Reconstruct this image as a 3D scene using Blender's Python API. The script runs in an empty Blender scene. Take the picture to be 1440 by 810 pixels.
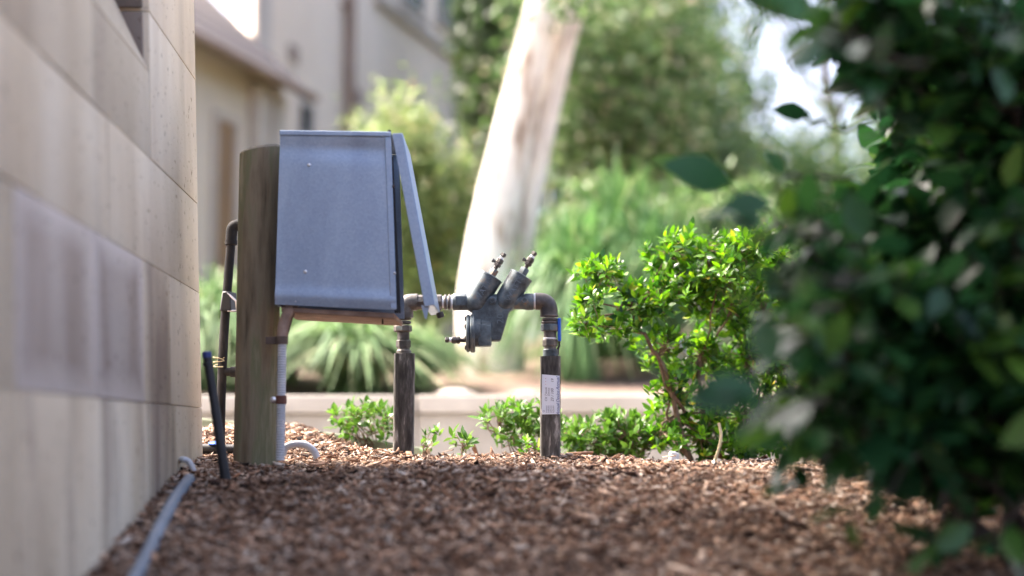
import bpy, bmesh, math, random
import numpy as np
from mathutils import Vector, Matrix

random.seed(7)
rng = np.random.default_rng(11)
S = bpy.context.scene
C = S.collection
R = math.radians

# ------------------------------------------------------------------ camera, sky, sun, exposure
E = 0.45                      # eye height above the datum
F = 2000.0                    # focal length in photo pixels (50 mm on 36 mm, 1440 px wide)
TILT = math.atan(201 / F)
cd = bpy.data.cameras.new('camera'); cam = bpy.data.objects.new('camera', cd); C.objects.link(cam)
cd.lens = 50; cd.sensor_width = 36; cd.clip_start = 0.05; cd.clip_end = 2000
cam.location = (0, 0, E); cam.rotation_euler = (math.pi / 2 + TILT, 0, 0)
cd.dof.use_dof = True; cd.dof.focus_distance = 3.48; cd.dof.aperture_fstop = 1.18; cd.dof.aperture_blades = 0
S.camera = cam
W = bpy.data.worlds.new('World'); S.world = W; W.use_nodes = True
SUN_EL, SUN_AZ = R(51), R(-68)        # azimuth from +Y towards +X; the sun stands left, so the tall stone wall shades the near bed
nt = W.node_tree; bg = nt.nodes['Background']
sky = nt.nodes.new('ShaderNodeTexSky'); sky.sky_type = 'NISHITA'; sky.sun_disc = False
sky.sun_elevation = SUN_EL; sky.sun_rotation = SUN_AZ
sky.air_density = 0.5; sky.dust_density = 8.0; sky.ozone_density = 0.3
nt.links.new(sky.outputs[0], bg.inputs[0]); bg.inputs[1].default_value = 0.15
ld = bpy.data.lights.new('sun', 'SUN'); ld.energy = 1.45; ld.angle = R(14); ld.color = (1, .93, .83)
lo = bpy.data.objects.new('sun', ld); C.objects.link(lo)
sd = Vector((math.sin(SUN_AZ) * math.cos(SUN_EL), math.cos(SUN_AZ) * math.cos(SUN_EL), math.sin(SUN_EL)))
lo.rotation_euler = sd.to_track_quat('Z', 'Y').to_euler(); lo.location = sd * 30
vs = S.view_settings; vs.view_transform = 'Standard'; vs.look = 'None'; vs.gamma = 1; vs.exposure = 2.95
vs.use_curve_mapping = False
S.cycles.use_denoising = True
S.cycles.max_bounces = 8; S.cycles.transparent_max_bounces = 4

# ------------------------------------------------------------------ helpers
def pt(px, py, Y):
    """world point at depth Y that the photo shows at pixel px, py (used to measure sizes and places)"""
    u, v = (px - 720) / F, (405 - py) / F
    d = Vector((u, math.cos(TILT) - v * math.sin(TILT), math.sin(TILT) + v * math.cos(TILT)))
    return Vector((0, 0, E)) + d * (Y / d.y)
def proj(P):
    """photo pixel of world points (N,3)"""
    P = np.asarray(P, float); x = P[:, 0]; y = P[:, 1]; z = P[:, 2] - E
    dep = y * math.cos(TILT) + z * math.sin(TILT); up = -y * math.sin(TILT) + z * math.cos(TILT)
    return 720 + F * x / dep, 405 - F * up / dep, dep
def V(*a): return Vector(a)
ORG = {}
def empty(name, loc, label=None, cat=None, group=None):
    o = bpy.data.objects.new(name, None); C.objects.link(o); o.location = loc; o.empty_display_size = .1
    ORG[o.name] = Vector(loc); tag(o, label, cat, group); return o
def tag(o, label=None, cat=None, group=None, kind=None):
    if label: o['label'] = label
    if cat: o['category'] = cat
    if group: o['group'] = group
    if kind: o['kind'] = kind
    return o
def link(name, me, mat=None, parent=None, org=None):
    o = bpy.data.objects.new(name, me); C.objects.link(o)
    if mat is not None and not me.materials: me.materials.append(mat)
    if parent is not None:
        o.parent = parent; ORG[o.name] = ORG[parent.name]
    else:
        ORG[o.name] = Vector(org or (0, 0, 0)); o.location = ORG[o.name]
    return o
def frame_of(axis):
    a = Vector(axis).normalized()
    t = V(0, 0, 1) if abs(a.z) < .9 else V(0, 1, 0)
    u = a.cross(t).normalized(); w = a.cross(u).normalized()
    return a, u, w
class MB:
    def __init__(s): s.v = []; s.f = []
    def add(s, vs_, fs_):
        b = len(s.v); s.v += [Vector(p) for p in vs_]; s.f += [tuple(b + i for i in f) for f in fs_]; return s
    def hexa(s, p):      # 8 corners: bottom 4 ccw, top 4 ccw
        return s.add(p, [(3, 2, 1, 0), (4, 5, 6, 7), (0, 1, 5, 4), (1, 2, 6, 5), (2, 3, 7, 6), (3, 0, 4, 7)])
    def box(s, c, sz, M=None):
        x, y, z = (k / 2 for k in sz); q = [V(-x, -y, -z), V(x, -y, -z), V(x, y, -z), V(-x, y, -z), V(-x, -y, z), V(x, -y, z), V(x, y, z), V(-x, y, z)]
        if M is not None: q = [M @ k for k in q]
        return s.hexa([Vector(c) + k for k in q])
    def prism(s, poly, off):
        n = len(poly); off = Vector(off); p = [Vector(k) for k in poly]
        return s.add(p + [k + off for k in p], [tuple(range(n))[::-1], tuple(range(n, 2 * n))] + [(i, (i + 1) % n, n + (i + 1) % n, n + i) for i in range(n)])
    def lathe(s, p0, axis, prof, n=20, rot=0.0, cap=True):
        a, u, w = frame_of(axis); p0 = Vector(p0); vv = []; ff = []
        for t, r in prof:
            for k in range(n):
                th = 2 * math.pi * k / n + rot
                vv.append(p0 + a * t + (u * math.cos(th) + w * math.sin(th)) * r)
        for i in range(len(prof) - 1):
            for k in range(n):
                k2 = (k + 1) % n
                ff.append((i * n + k, i * n + k2, (i + 1) * n + k2, (i + 1) * n + k))
        if cap: ff += [tuple(range(n))[::-1], tuple(range((len(prof) - 1) * n, len(prof) * n))]
        return s.add(vv, ff)
    def tube(s, path, r, n=12, cap=True):
        path = [Vector(p) for p in path]; m = len(path)
        rs = r if hasattr(r, '__len__') else [r] * m
        vv = []; ff = []; u = None
        for i, p in enumerate(path):
            t = (path[min(i + 1, m - 1)] - path[max(i - 1, 0)]).normalized()
            if u is None: _, u, w = frame_of(t)
            u = (u - t * u.dot(t)).normalized(); w = t.cross(u)
            for k in range(n):
                th = 2 * math.pi * k / n
                vv.append(p + (u * math.cos(th) + w * math.sin(th)) * rs[i])
        for i in range(m - 1):
            for k in range(n):
                k2 = (k + 1) % n
                ff.append((i * n + k, i * n + k2, (i + 1) * n + k2, (i + 1) * n + k))
        if cap: ff += [tuple(range(n))[::-1], tuple(range((m - 1) * n, m * n))]
        return s.add(vv, ff)
    def build(s, name, mat, parent=None, org=None, bevel=0, seg=1, smooth=True, ang=35):
        o0 = ORG[parent.name] if parent is not None else Vector(org or (0, 0, 0))
        me = bpy.data.meshes.new(name); bm = bmesh.new()
        bv = [bm.verts.new(p - o0) for p in s.v]
        for f in s.f:
            try: bm.faces.new([bv[i] for i in f])
            except ValueError: pass
        bmesh.ops.recalc_face_normals(bm, faces=bm.faces)
        if bevel:
            es = [e for e in bm.edges if len(e.link_faces) == 2 and e.calc_face_angle(0) > R(30)]
            bmesh.ops.bevel(bm, geom=es, offset=bevel, segments=seg, profile=.6, affect='EDGES', clamp_overlap=True)
        bm.to_mesh(me); bm.free()
        if smooth:
            me.polygons.foreach_set('use_smooth', [True] * len(me.polygons)); me.set_sharp_from_angle(angle=R(ang))
        return link(name, me, mat, parent, org)
def bez(pts, n=8):
    """smooth path through points (Catmull-Rom)"""
    p = [Vector(k) for k in pts]; p = [p[0] * 2 - p[1]] + p + [p[-1] * 2 - p[-2]]; out = []
    for i in range(1, len(p) - 2):
        for j in range(n):
            t = j / n; a, b, c, d = p[i - 1], p[i], p[i + 1], p[i + 2]
            out.append(.5 * ((2 * b) + (c - a) * t + (2 * a - 5 * b + 4 * c - d) * t * t + (3 * b - a - 3 * c + d) * t ** 3))
    out.append(p[-2]); return out
def np_mesh(name, verts, faces, k):
    """fast mesh: verts (N,3), faces (M,k)"""
    me = bpy.data.meshes.new(name); verts = np.asarray(verts, np.float32); faces = np.asarray(faces, np.int32)
    me.vertices.add(len(verts)); me.vertices.foreach_set('co', verts.ravel())
    me.loops.add(faces.size); me.loops.foreach_set('vertex_index', faces.ravel())
    me.polygons.add(len(faces)); me.polygons.foreach_set('loop_start', np.arange(0, faces.size, k, dtype=np.int32))
    me.update(calc_edges=True); return me

# ------------------------------------------------------------------ materials
def mat(name, base=(.5, .5, .5), rough=.7, metal=0, spec=None):
    m = bpy.data.materials.new(name); m.use_nodes = True; b = m.node_tree.nodes['Principled BSDF']
    b.inputs['Base Color'].default_value = (*base, 1); b.inputs['Roughness'].default_value = rough; b.inputs['Metallic'].default_value = metal
    if spec is not None: b.inputs['Specular IOR Level'].default_value = spec
    return m
def N(m, t, **kw):
    n = m.node_tree.nodes.new('ShaderNode' + t)
    for k, v in kw.items():
        if k.startswith('i_'): n.inputs[k[2:].replace('_', ' ')].default_value = v
        else: setattr(n, k, v)
    return n
def L(m, a, b): m.node_tree.links.new(a, b)
def ramp(m, stops, interp='LINEAR'):
    n = N(m, 'ValToRGB'); cr = n.color_ramp; cr.interpolation = interp
    while len(cr.elements) < len(stops): cr.elements.new(.5)
    for e, (p, c) in zip(cr.elements, stops): e.position = p; e.color = (*c, 1)
    return n
def noisy(name, stops, scale=20, stretch=(1, 1, 1), rough=.8, metal=0, bump=.3, bdist=.002, bscale=None, detail=6, obj_tint=0, coord='Object', spec=None):
    """ramped noise colour with fine relief"""
    m = mat(name, stops[0][1], rough, metal, spec); b = m.node_tree.nodes['Principled BSDF']
    tc = N(m, 'TexCoord'); mp = N(m, 'Mapping'); mp.inputs['Scale'].default_value = stretch; L(m, tc.outputs[coord], mp.inputs[0])
    nz = N(m, 'TexNoise', i_Scale=scale, i_Detail=detail, i_Roughness=.6); L(m, mp.outputs[0], nz.inputs['Vector'])
    rp = ramp(m, stops); L(m, nz.outputs['Fac'], rp.inputs[0]); col = rp.outputs[0]
    if obj_tint:
        oi = N(m, 'ObjectInfo'); mr = N(m, 'MapRange'); mr.inputs[3].default_value = 1 - obj_tint; mr.inputs[4].default_value = 1 + obj_tint
        L(m, oi.outputs['Random'], mr.inputs[0]); hs = N(m, 'HueSaturation'); L(m, mr.outputs[0], hs.inputs['Value']); L(m, col, hs.inputs['Color']); col = hs.outputs[0]
    L(m, col, b.inputs['Base Color'])
    if bump:
        n2 = N(m, 'TexNoise', i_Scale=bscale or scale * 3, i_Detail=8.0); L(m, mp.outputs[0], n2.inputs['Vector'])
        bp = N(m, 'Bump', i_Strength=bump, i_Distance=bdist); L(m, n2.outputs['Fac'], bp.inputs['Height']); L(m, bp.outputs[0], b.inputs['Normal'])
    m['col'] = 0
    return m
def leafmat(name, stops, rough=.35, trans=.35, spec=.5, tcol=None):
    """leaf colours vary from leaf to leaf; light passes through"""
    m = mat(name, stops[0][1], rough, 0, spec); b = m.node_tree.nodes['Principled BSDF']; out = m.node_tree.nodes['Material Output']
    g = N(m, 'NewGeometry'); oi = N(m, 'ObjectInfo'); ad = N(m, 'Math', operation='ADD'); fr = N(m, 'Math', operation='FRACT')
    L(m, g.outputs['Random Per Island'], ad.inputs[0]); L(m, oi.outputs['Random'], ad.inputs[1]); L(m, ad.outputs[0], fr.inputs[0])
    rp = ramp(m, stops); L(m, fr.outputs[0], rp.inputs[0]); L(m, rp.outputs[0], b.inputs['Base Color'])
    tr = N(m, 'BsdfTranslucent'); hs = N(m, 'HueSaturation', i_Saturation=1.05, i_Value=1.35); hs.inputs['Hue'].default_value = .495
    L(m, rp.outputs[0], hs.inputs['Color']); L(m, hs.outputs[0], tr.inputs[0])
    mx = N(m, 'MixShader', i_Fac=trans); L(m, b.outputs[0], mx.inputs[1]); L(m, tr.outputs[0], mx.inputs[2]); L(m, mx.outputs[0], out.inputs[0])
    return m
def stone_mat(name, tones, stain=.5, panel=False):
    m = mat(name, tones[1], .88, 0, .25); b = m.node_tree.nodes['Principled BSDF']
    tc = N(m, 'TexCoord')
    n1 = N(m, 'TexNoise', i_Scale=2.2, i_Detail=5.0); mp = N(m, 'Mapping'); mp.inputs['Scale'].default_value = (1.6, 1.6, .5); L(m, tc.outputs['Object'], mp.inputs[0]); L(m, mp.outputs[0], n1.inputs['Vector'])
    r1 = ramp(m, [(.3, tones[0]), (.52, tones[1]), (.72, tones[2])]); L(m, n1.outputs['Fac'], r1.inputs[0])
    oi = N(m, 'ObjectInfo'); mr = N(m, 'MapRange'); mr.inputs[3].default_value = .78; mr.inputs[4].default_value = 1.12; L(m, oi.outputs['Random'], mr.inputs[0])
    hs = N(m, 'HueSaturation'); L(m, mr.outputs[0], hs.inputs['Value']); L(m, r1.outputs[0], hs.inputs['Color'])
    # run-down stains and dark pitting that belong to the stone
    mp2 = N(m, 'Mapping'); mp2.inputs['Scale'].default_value = (4.5, 4.5, 1.0); L(m, tc.outputs['Object'], mp2.inputs[0])
    n2 = N(m, 'TexNoise', i_Scale=1.4, i_Detail=6.0, i_Distortion=.5); L(m, mp2.outputs[0], n2.inputs['Vector'])
    r2 = ramp(m, [(.48, (0, 0, 0)), (.72, (1, 1, 1))]); L(m, n2.outputs['Fac'], r2.inputs[0])
    ml = N(m, 'Math', operation='MULTIPLY'); ml.inputs[1].default_value = stain; L(m, r2.outputs[0], ml.inputs[0])
    mx = N(m, 'MixRGB'); mx.inputs[2].default_value = (.17, .125, .10, 1); L(m, ml.outputs[0], mx.inputs[0]); L(m, hs.outputs[0], mx.inputs[1]); col = mx.outputs[0]
    if panel:            # pale drafted margin round a stained middle
        ge = N(m, 'TexCoord'); sx = N(m, 'SeparateXYZ'); L(m, ge.outputs['Generated'], sx.inputs[0])
        fac = None
        for ax in ('Y', 'Z'):
            a = N(m, 'Math', operation='SUBTRACT'); a.inputs[1].default_value = .5; wob = N(m, 'MixRGB', blend_type='ADD'); wob.inputs[0].default_value = .10; wn = N(m, 'TexNoise', i_Scale=7.0, i_Detail=4.0); L(m, tc.outputs['Object'], wn.inputs['Vector']); L(m, ge.outputs['Generated'], wob.inputs[1]); L(m, wn.outputs['Color'], wob.inputs[2]); ws_ = N(m, 'SeparateXYZ'); L(m, wob.outputs[0], ws_.inputs[0]); L(m, ws_.outputs[ax], a.inputs[0]); a.inputs[1].default_value = .55
            c = N(m, 'Math', operation='ABSOLUTE'); L(m, a.outputs[0], c.inputs[0])
            e = N(m, 'MapRange'); e.inputs[1].default_value = .30; e.inputs[2].default_value = .50; L(m, c.outputs[0], e.inputs[0])
            if fac is None: fac = e.outputs[0]
            else:
                q = N(m, 'Math', operation='MAXIMUM'); L(m, fac, q.inputs[0]); L(m, e.outputs[0], q.inputs[1]); fac = q.outputs[0]
        mm = N(m, 'MixRGB'); mm.inputs[2].default_value = (.56, .50, .45, 1)
        pf = N(m, 'Math', operation='MULTIPLY'); pf.inputs[1].default_value = .75; L(m, fac, pf.inputs[0])
        L(m, pf.outputs[0], mm.inputs[0]); L(m, col, mm.inputs[1]); col = mm.outputs[0]
    vo = N(m, 'TexNoise', i_Scale=55.0, i_Detail=3.0); L(m, tc.outputs['Object'], vo.inputs['Vector'])
    r3 = ramp(m, [(.27, (.35, .3, .26)), (.36, (1, 1, 1))]); L(m, vo.outputs['Fac'], r3.inputs[0])
    m3 = N(m, 'MixRGB', blend_type='MULTIPLY'); m3.inputs[0].default_value = .8; L(m, col, m3.inputs[1]); L(m, r3.outputs[0], m3.inputs[2])
    L(m, m3.outputs[0], b.inputs['Base Color'])
    n4 = N(m, 'TexNoise', i_Scale=90.0, i_Detail=8.0); L(m, tc.outputs['Object'], n4.inputs['Vector'])
    bp = N(m, 'Bump', i_Strength=.5, i_Distance=.002); L(m, n4.outputs['Fac'], bp.inputs['Height'])
    bp2 = N(m, 'Bump', i_Strength=.6, i_Distance=.004); L(m, r3.outputs[0], bp2.inputs['Height']); L(m, bp.outputs[0], bp2.inputs['Normal']); L(m, bp2.outputs[0], b.inputs['Normal'])
    return m

M = {}
M['stone'] = stone_mat('sandstone', [(.45, .37, .265), (.56, .48, .36), (.65, .59, .475)], .24)
M['stone_panel'] = stone_mat('sandstone_margined', [(.27, .215, .17), (.38, .315, .26), (.50, .44, .385)], .7, True)
M['stone_base'] = stone_mat('sandstone_splashed', [(.30, .235, .16), (.48, .405, .30), (.60, .54, .43)], .9)
M['stone_shaded'] = stone_mat('sandstone_shaded_reveal', [(.13, .105, .09), (.17, .14, .12), (.22, .19, .165)], .6)  # shade of the window recess put into darker sandstone tones
M['mortar'] = noisy('mortar', [(.3, (.34, .28, .22)), (.7, (.50, .43, .35))], 30)
M['post'] = noisy('weathered_post', [(.30, (.022, .016, .010)), (.38, (.13, .10, .062)), (.49, (.205, .165, .108)), (.57, (.15, .15, .08)), (.70, (.31, .26, .185))], 3.2, (6, 6, .8), .9, 0, .8, .004, 14, 8)
M['endgrain'] = noisy('post_end', [(.3, (.10, .085, .06)), (.7, (.25, .22, .17))], 40, rough=.95)
M['sleeve'] = noisy('riser_sleeve', [(.33, (.026, .024, .022)), (.47, (.07, .065, .058)), (.56, (.12, .112, .10)), (.66, (.40, .38, .35))], 42, (1.6, 1.6, .35), .9, 0, .8, .003, 60, 9)
def galv():
    m = mat('galvanised_steel', (.5, .56, .66), .46, .75); b = m.node_tree.nodes['Principled BSDF']
    tc = N(m, 'TexCoord'); vo = N(m, 'TexVoronoi', i_Scale=190.0); L(m, tc.outputs['Object'], vo.inputs['Vector'])
    mpg = N(m, 'Mapping'); mpg.inputs['Scale'].default_value = (2.2, 2.2, .7); L(m, tc.outputs['Object'], mpg.inputs[0]); nz = N(m, 'TexNoise', i_Scale=6.0, i_Detail=7.0, i_Distortion=.6); L(m, mpg.outputs[0], nz.inputs['Vector'])
    mx = N(m, 'MixRGB'); mx.inputs[0].default_value = .8; L(m, vo.outputs['Color'], mx.inputs[1]); L(m, nz.outputs['Fac'], mx.inputs[2])
    rp = ramp(m, [(.3, (.25, .32, .44)), (.5, (.295, .37, .495)), (.7, (.35, .43, .55))]); L(m, mx.outputs[0], rp.inputs[0]); L(m, rp.outputs[0], b.inputs['Base Color'])
    rr = N(m, 'MapRange'); rr.inputs[3].default_value = .40; rr.inputs[4].default_value = .56; L(m, nz.outputs['Fac'], rr.inputs[0]); L(m, rr.outputs[0], b.inputs['Roughness'])
    bp = N(m, 'Bump', i_Strength=.12, i_Distance=.0008); L(m, vo.outputs['Distance'], bp.inputs['Height']); L(m, bp.outputs[0], b.inputs['Normal'])
    return m
M['galv'] = galv()
M['bolt'] = mat('zinc_bolt', (.7, .7, .72), .35, .9)
M['darkbolt'] = mat('dark_bolt', (.06, .05, .05), .6, .5)
M['rust'] = noisy('rusty_board', [(.3, (.16, .10, .075)), (.6, (.30, .21, .165)), (.8, (.42, .34, .28))], 18, (1, 3, 1), .9)
M['black'] = mat('interior_shade', (.02, .02, .022), .8)  # shade inside the open box, put into a near-black colour
M['bronze'] = noisy('dull_bronze', [(.25, (.035, .03, .027)), (.48, (.08, .07, .064)), (.64, (.15, .13, .115)), (.78, (.16, .22, .20))], 30, rough=.5, metal=.35, bump=.35, bdist=.0015, bscale=120)
M['valve'] = noisy('blue_grey_coated_casting', [(.3, (.03, .034, .035)), (.45, (.08, .10, .112)), (.56, (.125, .155, .168)), (.64, (.20, .18, .15)), (.72, (.28, .13, .06))], 28, rough=.55, metal=.25, bump=.5, bdist=.0012, bscale=160)
M['letter_light'] = mat('casting_letter_highlight', (.13, .16, .18), .5, .3)  # highlight on the raised letters put into a lighter casting colour
M['tape'] = mat('white_thread_tape', (.85, .85, .85), .6)
M['blue'] = mat('blue_plastic', (.01, .10, .55), .4)
M['bluecap'] = mat('navy_cap', (.015, .03, .16), .5)
M['paper'] = noisy('paper_tag', [(.3, (.78, .82, .90)), (.7, (.86, .89, .94))], 25, rough=.6, bump=.1)
M['ink'] = mat('blue_ink', (.01, .04, .25), .6)
M['print'] = mat('grey_print', (.10, .10, .14), .7)
M['pinkprint'] = mat('pink_print', (.55, .22, .30), .7)
M['conduit'] = noisy('grey_conduit', [(.3, (.42, .44, .48)), (.7, (.60, .62, .66))], 14, rough=.55, bump=.1)
M['bluepipe'] = noisy('blue_grey_pipe', [(.3, (.085, .11, .15)), (.7, (.16, .19, .235))], 9, rough=.55, bump=.1)
M['blackpipe'] = noisy('black_poly_pipe', [(.3, (.005, .0055, .008)), (.7, (.014, .015, .02))], 20, rough=.5, bump=.15)
M['brownpipe'] = noisy('dark_old_pipe', [(.3, (.006, .006, .007)), (.5, (.014, .013, .014)), (.7, (.04, .036, .036))], 22, (1, 1, .5), rough=.75, metal=.0, bump=.3, spec=.15)
M['saddle'] = noisy('rusty_saddle', [(.3, (.09, .035, .025)), (.7, (.20, .085, .06))], 60, rough=.8)
M['bracket'] = noisy('rusty_strap', [(.3, (.05, .035, .028)), (.7, (.13, .09, .07))], 60, rough=.8)
M['concrete'] = noisy('kerb_concrete', [(.25, (.19, .17, .14)), (.5, (.28, .255, .22)), (.8, (.36, .335, .295))], 3.5, rough=.9, bump=.4, bdist=.004, bscale=60, obj_tint=.06)
M['coping'] = noisy('coping_concrete', [(.25, (.26, .23, .195)), (.6, (.35, .32, .28)), (.8, (.42, .39, .35))], 3.5, rough=.9, bump=.3, bdist=.003, bscale=60, obj_tint=.05)
M['path'] = noisy('path_concrete', [(.3, (.34, .32, .30)), (.7, (.46, .44, .41))], 2.5, rough=.9)
M['board'] = noisy('mossy_board', [(.3, (.10, .12, .075)), (.6, (.20, .22, .15)), (.8, (.30, .30, .24))], 12, (.5, 2, 3), rough=.95)
def chipmat():
    m = mat('bark_mulch', (.2, .1, .07), .85, 0, .3); b = m.node_tree.nodes['Principled BSDF']
    g = N(m, 'NewGeometry'); rp = ramp(m, [(0, (.02, .013, .011)), (.15, (.085, .048, .036)), (.3, (.23, .122, .074)), (.48, (.38, .23, .15)), (.64, (.47, .325, .23)), (.8, (.60, .465, .36)), (.91, (.40, .345, .30)), (1, (.72, .64, .55))])
    L(m, g.outputs['Random Per Island'], rp.inputs[0])
    tc = N(m, 'TexCoord'); nz = N(m, 'TexNoise', i_Scale=260.0, i_Detail=3.0); L(m, tc.outputs['Object'], nz.inputs['Vector'])
    r2 = ramp(m, [(.3, (.55, .5, .48)), (.65, (1.1, 1.1, 1.1))]); L(m, nz.outputs['Fac'], r2.inputs[0])
    mx = N(m, 'MixRGB', blend_type='MULTIPLY'); mx.inputs[0].default_value = .8; L(m, rp.outputs[0], mx.inputs[1]); L(m, r2.outputs[0], mx.inputs[2]); n5 = N(m, 'TexNoise', i_Scale=4.5, i_Detail=4.0); L(m, tc.outputs['Object'], n5.inputs['Vector']); r5 = ramp(m, [(.34, (.55, .5, .47)), (.5, (.95, .95, .95)), (.68, (1.15, 1.13, 1.1))]); L(m, n5.outputs['Fac'], r5.inputs[0])
    m5 = N(m, 'MixRGB', blend_type='MULTIPLY'); m5.inputs[0].default_value = 1; L(m, mx.outputs[0], m5.inputs[1]); L(m, r5.outputs[0], m5.inputs[2]); L(m, m5.outputs[0], b.inputs['Base Color'])
    return m
M['chip'] = chipmat()
def groundmat():
    m = mat('soil_and_litter', (.12, .07, .05), .95, 0, .2); b = m.node_tree.nodes['Principled BSDF']
    tc = N(m, 'TexCoord'); n1 = N(m, 'TexNoise', i_Scale=60.0, i_Detail=8.0); L(m, tc.outputs['Object'], n1.inputs['Vector'])
    r1 = ramp(m, [(.3, (.06, .04, .032)), (.5, (.17, .115, .09)), (.7, (.33, .255, .205))]); L(m, n1.outputs['Fac'], r1.inputs[0])
    n2 = N(m, 'TexNoise', i_Scale=.55, i_Detail=4.0); L(m, tc.outputs['Object'], n2.inputs['Vector'])
    sp = N(m, 'SeparateXYZ'); L(m, tc.outputs['Object'], sp.inputs[0])
    far = N(m, 'MapRange'); far.inputs[1].default_value = 8.5; far.inputs[2].default_value = 13; L(m, sp.outputs['Y'], far.inputs[0])
    r2 = ramp(m, [(.45, (0, 0, 0)), (.6, (1, 1, 1))]); L(m, n2.outputs['Fac'], r2.inputs[0])
    ml = N(m, 'Math', operation='MULTIPLY'); L(m, far.outputs[0], ml.inputs[0]); L(m, r2.outputs[0], ml.inputs[1])
    n3 = N(m, 'TexNoise', i_Scale=9.0, i_Detail=6.0); L(m, tc.outputs['Object'], n3.inputs['Vector'])
    r3 = ramp(m, [(.3, (.04, .075, .018)), (.7, (.12, .17, .05))]); L(m, n3.outputs['Fac'], r3.inputs[0])
    mx = N(m, 'MixRGB'); L(m, ml.outputs[0], mx.inputs[0]); L(m, r1.outputs[0], mx.inputs[1]); L(m, r3.outputs[0], mx.inputs[2]); L(m, mx.outputs[0], b.inputs['Base Color'])
    bp = N(m, 'Bump', i_Strength=.7, i_Distance=.01); L(m, n1.outputs['Fac'], bp.inputs['Height']); L(m, bp.outputs[0], b.inputs['Normal'])
    return m
M['ground'] = groundmat()
M['azalea'] = leafmat('azalea_leaf', [(0, (.014, .055, .008)), (.35, (.05, .155, .012)), (.7, (.11, .27, .016)), (.97, (.19, .36, .025)), (.995, (.30, .32, .03)), (1, (.34, .26, .03))], .3, .4)
M['azalea2'] = leafmat('sprig_leaf', [(0, (.035, .10, .012)), (.5, (.075, .18, .02)), (1, (.14, .26, .045))], .32, .35)
M['camellia'] = leafmat('camellia_leaf', [(0, (.012, .048, .018)), (.4, (.02, .078, .026)), (.8, (.035, .115, .028)), (1, (.08, .17, .022))], .36, .3, .38)
M['tussock'] = leafmat('tussock_blade', [(0, (.06, .12, .04)), (.5, (.13, .22, .085)), (.85, (.22, .32, .15)), (1, (.35, .36, .2))], .5, .3)
M['tussock2'] = leafmat('tall_blade', [(0, (.035, .10, .03)), (.5, (.075, .18, .05)), (.85, (.13, .26, .08)), (1, (.28, .32, .16))], .5, .3)
M['lime'] = leafmat('lime_foliage', [(0, (.09, .15, .04)), (.5, (.18, .25, .08)), (.9, (.32, .38, .17)), (.96, (.42, .42, .28)), (1, (.45, .25, .06))], .45, .4)
M['mid'] = leafmat('mid_foliage', [(0, (.04, .09, .025)), (.5, (.095, .18, .05)), (.85, (.17, .27, .10)), (1, (.34, .31, .2))], .45, .35)
M['olive'] = leafmat('olive_foliage', [(0, (.05, .10, .03)), (.5, (.11, .195, .065)), (.8, (.19, .28, .11)), (1, (.42, .35, .26))], .45, .35)
M['deep'] = leafmat('deep_foliage', [(0, (.015, .035, .010)), (.5, (.035, .07, .02)), (1, (.09, .13, .04))], .4, .25)
M['twig'] = noisy('twig_bark', [(.3, (.10, .06, .04)), (.7, (.23, .16, .11))], 40, rough=.9)
M['darktwig'] = noisy('dark_bark', [(.3, (.02, .015, .012)), (.7, (.06, .045, .035))], 30, rough=.9)
M['gumbark'] = noisy('smooth_gum_bark', [(.36, (.25, .18, .13)), (.42, (.50, .41, .33)), (.48, (.74, .68, .60)), (.58, (.80, .75, .68)), (.64, (.55, .49, .43)), (.7, (.78, .72, .65))], 2.6, (2.6, 2.6, .7), .8, 0, .5, .015, 6)
M['gumbark2'] = noisy('tan_shaded_gum_bark', [(.36, (.36, .29, .235)), (.46, (.58, .50, .435)), (.55, (.72, .655, .58)), (.66, (.80, .75, .69))], 2.6, (2.6, 2.6, .7), .8, 0, .5, .015, 6)  # tan bark of the second stem, its shade put into the colour
M['treebark'] = noisy('grey_bark', [(.3, (.12, .09, .07)), (.7, (.28, .23, .19))], 5, (2, 2, .5), .95)
M['bwall'] = noisy('rendered_wall', [(.3, (.66, .565, .465)), (.5, (.73, .64, .54)), (.7, (.77, .69, .60))], .5, (1, 1, .6), .9, bump=.2)
M['bwall2'] = noisy('cream_wall', [(.3, (.62, .54, .44)), (.7, (.71, .63, .53))], .6, (1, 1, .6), .9, bump=.2)
M['trim'] = noisy('stone_trim', [(.3, (.40, .36, .32)), (.7, (.52, .48, .44))], 1.5, rough=.9)
M['downpipe'] = noisy('brown_downpipe', [(.3, (.20, .14, .11)), (.7, (.30, .23, .19))], 2, rough=.7)
M['slate'] = noisy('slate_roof', [(.3, (.055, .045, .045)), (.7, (.11, .085, .085))], 1.5, rough=.7, obj_tint=.2)
M['door'] = noisy('tan_door', [(.3, (.20, .12, .06)), (.7, (.30, .19, .10))], 3, (3, 3, .4), .6)
M['glass'] = mat('window_glass', (.05, .055, .06), .1, 0, .6)
M['stonepale'] = noisy('pale_rock', [(.3, (.26, .22, .19)), (.7, (.40, .35, .31))], 9, rough=.9)
M['white'] = noisy('white_quartz', [(.3, (.62, .64, .68)), (.7, (.80, .81, .83))], 30, rough=.7)
M['dryleaf'] = noisy('dry_leaf', [(.3, (.25, .10, .05)), (.7, (.42, .20, .10))], 30, rough=.8)
M['straw'] = noisy('dry_stalk', [(.3, (.38, .30, .16)), (.7, (.55, .47, .30))], 30, rough=.8)
M['red'] = mat('red_petal', (.55, .02, .03), .5)

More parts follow.
